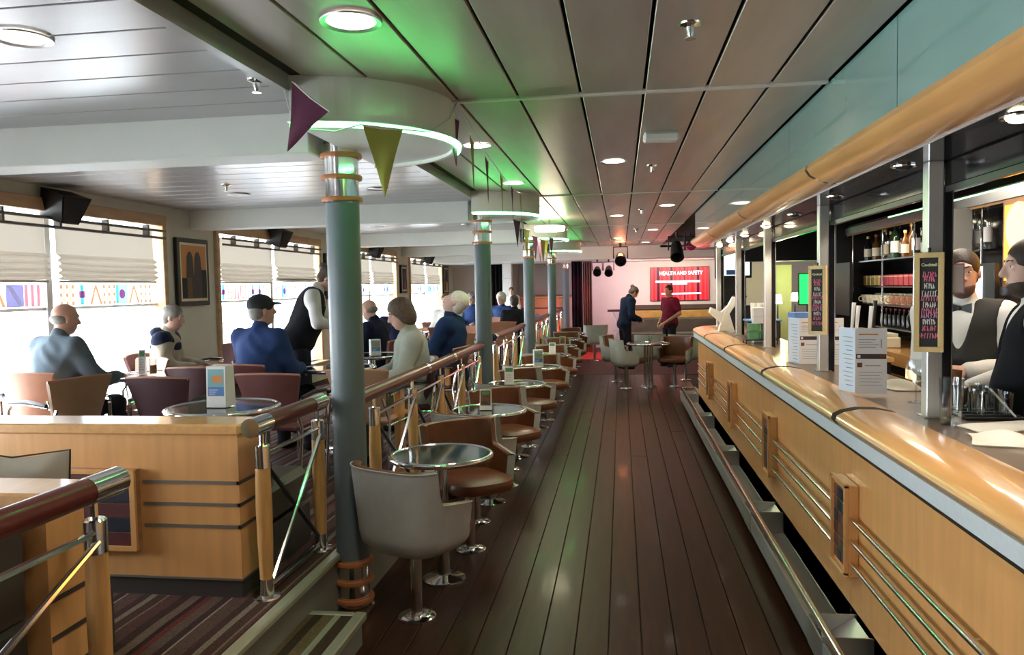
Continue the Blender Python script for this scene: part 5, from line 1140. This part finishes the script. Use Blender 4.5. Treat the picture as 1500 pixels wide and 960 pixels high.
def hand(w, d, pn, side, curl=.6, s=1.):
    """palm plus five fingers; w wrist, d direction of the hand, pn palm normal"""
    d = np.array(d, float); d /= np.linalg.norm(d); pn = np.array(pn, float); pn -= d*(pn @ d); pn /= np.linalg.norm(pn); sd = np.cross(d, pn)*side
    out = [elli(w + d*.045*s, (.040*s, .050*s, .017*s), np.stack([sd, d, pn], 1), .02)]
    for q, (off, ln) in enumerate(((-.027, .062), (-.009, .072), (.010, .068), (.027, .052))):
        b = w + d*(.085*s) + sd*off*s; c1 = curl*.7; e1 = d*math.cos(c1) + pn*math.sin(c1); m = b + e1*ln*.55*s; c2 = curl*1.7; e2 = d*math.cos(c2) + pn*math.sin(c2)
        out += [cone(b - d*.02*s, m, .0098*s, .0088*s, .006), cone(m, m + e2*ln*.5*s, .0088*s, .0078*s, .004)]
    b = w + d*.03*s - sd*.030*s; e = (d*.55 - sd*.7 + pn*.45); e /= np.linalg.norm(e); m = b + e*.038*s; e2 = d*.8 - sd*.1 + pn*.5; e2 /= np.linalg.norm(e2)
    out += [cone(b, m, .0135*s, .0105*s, .01), cone(m, m + e2*.032*s, .0105*s, .0085*s, .005)]
    return out
def figure(pose):
    sit = pose.get('sit', False); J = {}
    zp = .53 if sit else .95
    up = {'chest': (0, .0, .33), 'belly': (0, .01, .16), 'neck': (0, .0, .535), 'shl': (-.18, -.005, .475), 'shr': (.18, -.005, .475)}
    lean = pose.get('lean', .0); Rl = rotm('X', -lean); pel = np.array((0, 0, zp)); J['pelvis'] = pel
    for k, v in up.items(): J[k] = pel + Rl @ np.array(v)
    J['spine'] = Rl
    hp, hy, hr = pose.get('head', (0, 0, 0)); Rh = Rl @ rotm('Z', hy) @ rotm('X', -hp) @ rotm('Y', hr) if pose.get('headrel', True) else rotm('Z', hy) @ rotm('X', -hp)
    if not pose.get('headrel', True): pass
    J['Rh'] = Rh; J['head'] = J['neck'] + Rl @ np.array((0, .012, .05)) + Rh @ np.array((0, .02, .115))
    for s, n in ((-1, 'l'), (1, 'r')):
        J['hip'+n] = pel + np.array((s*.088, .01, -.03))
        if sit:
            J['kn'+n] = np.array((s*.13, .44, .51)); J['an'+n] = np.array((s*.14, .45, .09)); J['toe'+n] = np.array((s*.15, .60, .035))
            el, wr = (s*.235, .10, .76), (s*.16, .33, .735)
        else:
            J['kn'+n] = np.array((s*.10, .03, .50)); J['an'+n] = np.array((s*.105, -.03, .085)); J['toe'+n] = np.array((s*.13, .13, .035))
            el, wr = (s*.245, -.02, 1.14), (s*.25, .08, .92)
        J['el'+n] = np.array(pose.get('el'+n, el), float); J['wr'+n] = np.array(pose.get('wr'+n, wr), float)
    for k in ('knl', 'knr', 'anl', 'anr', 'toel', 'toer'):
        if k in pose: J[k] = np.array(pose[k], float)
    return J
def torso_prims(J, g=0., female=False, fat=0., k=.06):
    R = J['spine']; w = .94 if female else 1.
    return [elli(J['pelvis'] + np.array((0, -.01, 0)), (.168*(1.03 if female else 1) + g + fat*.5, .122 + g + fat, .13 + g), R, k), elli(J['belly'], (.148*w + g + fat*.7, .108 + g + fat*1.1, .16 + g), R, k), elli(J['chest'] + R @ np.array((0, -.005, 0)), (.165*w + g + fat*.3, .115 + g + fat*.4, .175 + g), R, k), cone(J['shl'], J['shr'], .062*w + g, .062*w + g, k), elli(J['chest'] + R @ np.array((0, -.01, .10)), (.15*w + g, .095 + g, .10 + g), R, k)]
def arm_prims(J, n, g=0., to=1., start=0.):
    a, b, c = J['sh'+n], J['el'+n], J['wr'+n]; out = [cone(a, b, .056 + g, .043 + g, .04)]
    if to > 1: out.append(cone(b, b + (c-b)*(to-1), .042 + g, (.042 + (.027-.042)*(to-1)) + g, .03))
    elif to < 1: out = [cone(a, a + (b-a)*to, .056 + g, .050 + g*1.3, .04)]
    return out
def leg_prims(J, n, g=0., to=2.):
    a, b, c = J['hip'+n], J['kn'+n], J['an'+n]; return [cone(a, b, .083 + g, .056 + g, .03), cone(b, b + (c-b)*.35, .055 + g, .055 + g, .03), cone(b + (c-b)*.35, c, .054 + g, .038 + g*1.2, .03)]
def head_prims(J, female=False):
    c, R = J['head'], J['Rh']; f = .95 if female else 1.
    P = lambda *v: c + R @ np.array(v)
    out = [elli(P(0, -.012, .032), (.076*f, .095*f, .088), R, .02), elli(P(0, .022, -.04), (.060*f, .068, .078*f), R, .03), elli(P(0, .052, -.088), (.030*f, .026, .024), R, .02),
           cone(P(0, .086, .022), P(0, .108, -.018), .009, .0135, .012), cone(P(-.014, .094, -.022), P(.014, .094, -.022), .009, .009, .01),
           cone(P(-.04, .076, .036), P(.04, .076, .036), .011, .011, .015), elli(P(-.078*f, -.005, -.005), (.010, .020, .031), R, .006), elli(P(.078*f, -.005, -.005), (.010, .020, .031), R, .006),
           elli(P(0, .082, -.057), (.024, .012, .008), R, .006), elli(P(-.034, .089, .013), (.017, .014, .010), R, .008, True), elli(P(.034, .089, .013), (.017, .014, .010), R, .008, True), elli(P(-.034, .074, .0235), (.017, .012, .006), R, .004), elli(P(.034, .074, .0235), (.017, .012, .006), R, .004), elli(P(-.034, .073, .003), (.016, .011, .004), R, .004), elli(P(.034, .073, .003), (.016, .011, .004), R, .004),
           cone(J['neck'] - J['spine'] @ np.array((0, 0, .03)), c + R @ np.array((0, -.015, -.06)), .058*f, .053*f, .03)]
    return out
def hair_prims(J, style):
    c, R = J['head'], J['Rh']; P = lambda *v: c + R @ np.array(v)
    if style == 'bald': return [elli(P(0, -.042, -.01), (.080, .070, .05), R, .01), elli(P(0, -.03, .062), (.085, .11, .065), R, .006, True), elli(P(0, .11, 0), (.09, .085, .2), R, .01, True)]
    out = [elli(P(0, -.018, .042), (.085, .101, .092), R, .02), elli(P(0, -.05, -.02), (.076, .062, .065), R, .02)]
    cut = [elli(P(0, .118, -.03), (.074, .086, .108), R, .012, True)]
    if style == 'bob':
        out = [elli(P(0, -.02, .045), (.096, .112, .098), R, .02), elli(P(0, -.055, -.03), (.096, .078, .095), R, .03), elli(P(-.07, -.005, -.01), (.026, .04, .07), R, .02), elli(P(.07, -.005, -.01), (.026, .04, .07), R, .02)]; cut = [elli(P(0, .135, -.045), (.09, .11, .125), R, .012, True)]
    if style == 'bun': out.append(elli(P(0, -.11, .075), (.042, .042, .042), R, .01))
    if style == 'full': out = [elli(P(0, -.025, .045), (.094, .115, .10), R, .02), elli(P(0, -.065, -.02), (.086, .06, .08), R, .02)]
    if style == 'cap':
        out = [elli(P(0, -.015, .05), (.090, .108, .088), R, .01), elli(P(0, .10, .055), (.062, .068, .012), R, .012)]; cut = [elli(P(0, .0, -.075), (.14, .2, .085), R, .006, True)]
    if style == 'hood': out = [elli(P(0, -.09, -.13), (.12, .07, .06), R, .03)]; cut = []
    return out + cut
def person(label, loc, rz, pose, skin='skin', hair=('short', 'hair_dark'), top='jacket_navy', sleeve=1.93, bottom='trousers_dark', vest=None, female=False, fat=0., h=.0115, scale=1., collar=True, extras=None, handk=None, cap=None):
    o = EMP('person', loc, rz, label=label, cat='person', group=None); o.scale = (scale,)*3
    J = figure(pose); hk = handk or {}
    pr = torso_prims(J, 0, female, fat) + head_prims(J, female)
    for n, sd in (('l', -1), ('r', 1)):
        pr += arm_prims(J, n, 0, 2.) + leg_prims(J, n)
        d = J['wr'+n] - J['el'+n]; pr += hand(J['wr'+n], hk.get('d'+n, d), hk.get('n'+n, (-sd*.6, -.2, -.6)), sd, hk.get('curl', .65))
        pr.append(cone(J['an'+n], J['toe'+n], .04, .03, .03))
    OB('body', Field(pr, h).mesh('body'), skin, o)
    # face
    c, R = J['head'], J['Rh']; P = lambda *v: c + R @ np.array(v)
    for s in (-1, 1):
        e = OB('eye', MB().ell(P(s*.0335, .0675, .013), (.0125, .0125, .0125), 12, 8), 'eye_white', o); OB('iris', MB().ell(P(s*.0335, .0762, .013), (.0058, .0050, .0058), 8, 6), 'eye_dark', e)
        OB('eyebrow', MB().tube([P(s*.016, .0865, .036), P(s*.034, .0855, .041), P(s*.050, .0735, .037)], .0042, 6), hair[1] if hair[1] != 'hair_white' else 'hair_grey', o)
    OB('mouth', MB().tube([P(-.023, .082, -.058), P(0, .0915, -.056), P(.023, .082, -.058)], [.003, .0052, .003], 6), 'lips', o)
    if hair[0] != 'none': OB('hair', Field(hair_prims(J, hair[0]), max(.006, h*.7)).mesh('hair'), hair[1], o)
    if cap: OB('cap', Field(hair_prims(J, 'cap'), max(.006, h*.7)).mesh('cap'), cap, o)
    # trousers, shoes
    g = .016; lp = [elli(J['pelvis'] + np.array((0, -.01, 0)), (.168 + g + fat*.5, .122 + g + fat, .12 + g), J['spine'], .05)]
    for n in 'lr': lp += leg_prims(J, n, g)
    OB('trousers', Field(lp, h*1.15, fold=.0045).mesh('trousers'), bottom, o)
    for n in 'lr':
        a, t = J['an'+n], J['toe'+n]; OB('shoe', Field([cone(a + np.array((0, -.03, -.035)), t, .046, .036, .02), cone(a, a + np.array((0, 0, .03)), .048, .046, .02)], .011).mesh('shoe'), 'shoe_black', o)
    # upper garments
    g = .019 if not vest else .013
    tp = torso_prims(J, g, female, fat, .07)
    for n in 'lr': tp += arm_prims(J, n, g + .004, sleeve)
    if collar: tp.append(cone(J['neck'] - J['spine'] @ np.array((0, .0, .04)), J['neck'] + J['spine'] @ np.array((0, .004, .035)), .066, .067, .02))
    OB('top', Field(tp, h, fold=.0058 if not vest else .0045).mesh('top'), top, o)
    if vest:
        Rl = J['spine']; vp = torso_prims(J, .029, female, fat, .06); nk = J['neck']
        vp += [cone(nk + Rl @ np.array((0, .10, .05)), J['chest'] + Rl @ np.array((0, .16, -.07)), .085, .012, .01, True), cone(nk + Rl @ np.array((0, 0, -.02)), nk + Rl @ np.array((0, 0, .2)), .075, .09, .01, True)]
        for s, n in ((-1, 'l'), (1, 'r')): vp.append(elli(J['sh'+n] + Rl @ np.array((s*.060, 0, -.02)), (.082, .17, .135), Rl, .012, True))
        OB('waistcoat', Field(vp, h, fold=.0022).mesh('waistcoat'), vest, o)
    if extras: extras(o, J)
    return o
def bow(o, J):
    R = J['spine']; q = J['neck'] + R @ np.array((0, .077, -.012)); mb = MB()
    for s in (-1, 1):
        pts = [(0, 0, -.010), (s*.055, .006, -.026), (s*.055, .006, .026), (0, 0, .010)]
        f = [tuple(q + R @ np.array(p)) for p in pts]; b = [tuple(q + R @ (np.array(p) + np.array((0, .016, 0)))) for p in pts]
        mb.add(f + b, [(0, 1, 2, 3), (7, 6, 5, 4), (0, 4, 5, 1), (1, 5, 6, 2), (2, 6, 7, 3), (3, 7, 4, 0)])
    mb.ell(q + R @ np.array((0, .01, 0)), (.014, .014, .014), 8, 6); OB('bow_tie', mb, 'black', o)
def beard(o, J, th=0., mat='hair_dark'):
    c, R = J['head'], J['Rh']; P = lambda *v: c + R @ np.array(v)
    OB('beard', Field([elli(P(0, .026, -.058), (.063 - th, .070 - th, .080 - 2*th), R, .01), elli(P(0, .06, .0), (.1, .13, .060), R, .008, True), elli(P(0, -.08, -.03), (.1, .09, .12), R, .01, True), elli(P(0, .10, -.052), (.022, .02, .009), R, .004, True)], .006).mesh('beard'), mat, o)
# bar staff
person('barman in a grey waistcoat and black bow tie facing the camera', (1.87, 4.55, 0), 2.55, dict(lean=.03, head=(.05, .18, .05), ell=(-.27, .06, 1.17), elr=(.205, -.03, 1.15), wrl=(-.06, .28, 1.16), wrr=(.07, .25, 1.17)), 'skin', ('short', 'hair_dark'), 'white_shirt', 1.9, vest='vest_grey', h=.0085, scale=1.035, extras=lambda o, J: (bow(o, J), beard(o, J, .0045, 'stubble')), handk=dict(curl=.9))
person('barman in a black waistcoat seen in profile at the right edge', (1.865, 3.76, 0), 1.25, dict(lean=.0, head=(.08, .12, 0), ell=(-.26, -.12, 1.18), wrl=(-.25, .02, .96), elr=(.25, .04, 1.16), wrr=(.10, .26, 1.10)), 'skin_pale', ('short', 'hair_dark'), 'white_shirt', 1.9, vest='vest_black', h=.0085, scale=1.045, fat=.035, extras=lambda o, J: beard(o, J, .0035, 'beard_brown'), handk=dict(curl=.9))
# seated guests
person('bald man in a grey-blue jacket sitting by the near window, back to the camera', (-4.31, 5.34, ZP), -.25, dict(sit=True, lean=.10, head=(.1, -.35, 0), elr=(.30, .14, .74), wrr=(.24, .38, .74), ell=(-.30, .10, .76), wrl=(-.2, .34, .74)), 'skin', ('bald', 'hair_grey'), 'jacket_bluegrey', fat=.05, h=.011, scale=.985)
def hooded(o, J):
    OB('hood', Field([elli(J['neck'] + J['spine'] @ np.array((0, -.085, .005)), (.12, .07, .055), J['spine'], .02), cone(J['neck'] + J['spine'] @ np.array((-.09, -.02, -.01)), J['neck'] + J['spine'] @ np.array((.09, -.02, -.01)), .045, .045, .04)], .01).mesh('hood'), 'jacket_navy', o)
    OB('yoke', Field([elli(J['chest'] + J['spine'] @ np.array((0, -.005, .09)), (.188, .142, .105), J['spine'], .03), cone(J['shl'], J['shr'], .094, .094, .03)], .011).mesh('yoke'), 'jacket_navy', o)
    OB('badge', MB().box(.12, .16, -.022, -.012, 0, .022).xf(Matrix.Translation(Vector(J['chest'] + np.array((0, -.11, .09))))), 'paper', o)
person('man in a beige and navy hooded jacket sitting sideways by the pier', (-4.24, 6.64, ZP), -1.25, dict(sit=True, lean=.10, head=(.15, -.1, 0)), 'skin', ('short', 'hair_grey'), 'jacket_beige', h=.012, scale=.95, extras=hooded)
person('man in a blue jacket and dark cap, back to the camera', (-2.92, 5.90, ZP), -.25, dict(sit=True, lean=.04, head=(-.05, -.55, 0)), 'skin', ('short', 'hair_grey'), 'jacket_blue', fat=.03, h=.011, scale=1.0, cap='cap_dark')
person('waitress in a dark waistcoat and white shirt leaning over a lounge table', (-3.14, 7.2, ZP), -1.30, dict(lean=.38, head=(.25, 0, 0), elr=(.24, .22, 1.13), wrr=(.14, .44, 1.08), ell=(-.22, .26, 1.12), wrl=(-.10, .46, 1.08)), 'skin', ('bun', 'hair_brown'), 'white_shirt', 1.35, 'skirt_dark', vest='vest_black', female=True, fat=.03, h=.0105, scale=.955)
def book(o, J):
    m = (J['wrl'] + J['wrr'])/2 + np.array((0, .07, .10)); bk = OB('book', MB().box(-.13, 0, -.008, .008, -.10, .11).xf(Matrix.Translation(Vector(m)) @ Matrix.Rotation(-.3, 4, 'Z')), 'ink_teal', None, label='teal book held open by the bald man in the dark jacket', cat='book'); OB('book_half', MB().box(0, .13, -.008, .008, -.10, .11).xf(Matrix.Translation(Vector(m)) @ Matrix.Rotation(.3, 4, 'Z')), 'ink_teal', bk)
    bk.matrix_world = Matrix.LocRotScale(o.location, o.rotation_euler, o.scale)
person('bald man in a dark jacket reading, seen right of the nearest column', (-2.72, 8.4, ZP), 1.35, dict(sit=True, lean=.08, head=(.25, .1, 0), elr=(.25, .1, .74), wrr=(.12, .36, .90), ell=(-.25, .1, .74), wrl=(-.12, .36, .90)), 'skin', ('bald', 'hair_grey'), 'jacket_navy', h=.012, scale=.95, extras=book)
person('woman with short brown hair in a pale green cardigan by the long handrail', (-1.67, 6.04, ZP), 1.95, dict(sit=True, lean=.05, head=(.30, .15, 0), wrr=(.12, .36, .68), wrl=(-.16, .32, .66)), 'skin_pale', ('bob', 'hair_brown'), 'cardigan', 1.93, 'trousers_olive', female=True, fat=.03, h=.0105, scale=.97)
person('white-haired man in a navy fleece leaning his head back', (-1.67, 7.32, ZP), 1.50, dict(sit=True, lean=-.06, head=(-.62, .05, 0)), 'skin_pale', ('short', 'hair_white'), 'fleece_navy', fat=.04, h=.011, scale=1.02)
# guests far back
far = [((-3.15, 10.6, ZP), .6, 'bald', 'hair_grey', 'jacket_navy', 'skin', 'guest in dark clothes behind the woman in the cardigan, by the second windows', dict(sit=True, lean=.2, head=(.3, 0, 0)), .93),
       ((-2.75, 12.1, ZP), 2.9, 'short', 'hair_brown', 'white_shirt', 'skin_pale', 'guest in white facing the camera behind the man in the fleece', dict(sit=True, lean=.05), .96),
       ((-2.25, 14.5, ZP), 2.8, 'full', 'hair_white', 'jacket_blue', 'skin_pale', 'white-haired guest in blue facing the camera right of the second column', dict(sit=True), .95),
       ((-2.9, 14.9, ZP), 3.0, 'full', 'hair_grey', 'jacket_blue', 'skin_pale', 'guest in blue just left of the second column far back', dict(sit=True), .95),
       ((-1.80, 13.1, ZP), .3, 'short', 'hair_dark', 'vest_black', 'skin', 'guest in black beside the third column, back to the camera', dict(sit=True, lean=.1), .92),
       ((-2.75, 19.4, ZP), 3.1, 'short', 'hair_brown', 'white_shirt', 'skin_pale', 'person in white standing at the white pillar at the far end', dict(), .78)]
for loc, rz, hs_, hm, tp_, sk, lb, ps, sc in far: person(lb, loc, rz, ps, sk, (hs_, hm), tp_, h=.016, scale=sc)
person('woman in a navy jacket with pinned-up hair looking down beyond the bar end', (.06, 15.6, 0), -1.15, dict(lean=.20, head=(.55, 0, 0), elr=(.25, .05, 1.12), wrr=(.16, .30, 1.02), ell=(-.23, .06, 1.12), wrl=(-.10, .30, 1.02)), 'skin_pale', ('bun', 'hair_brown'), 'jacket_navy', female=True, h=.013, scale=.96)
person('man in a maroon T-shirt standing before the red screen', (.98, 16.0, 0), 2.15, dict(head=(.05, .3, 0), elr=(.26, -.04, 1.16), wrr=(.12, .20, .95), ell=(-.26, -.06, 1.16), wrl=(-.08, .22, .95)), 'skin_tan', ('short', 'hair_dark'), 'maroon_shirt', .62, 'trousers_dark', fat=.02, collar=False, h=.013, scale=.94)
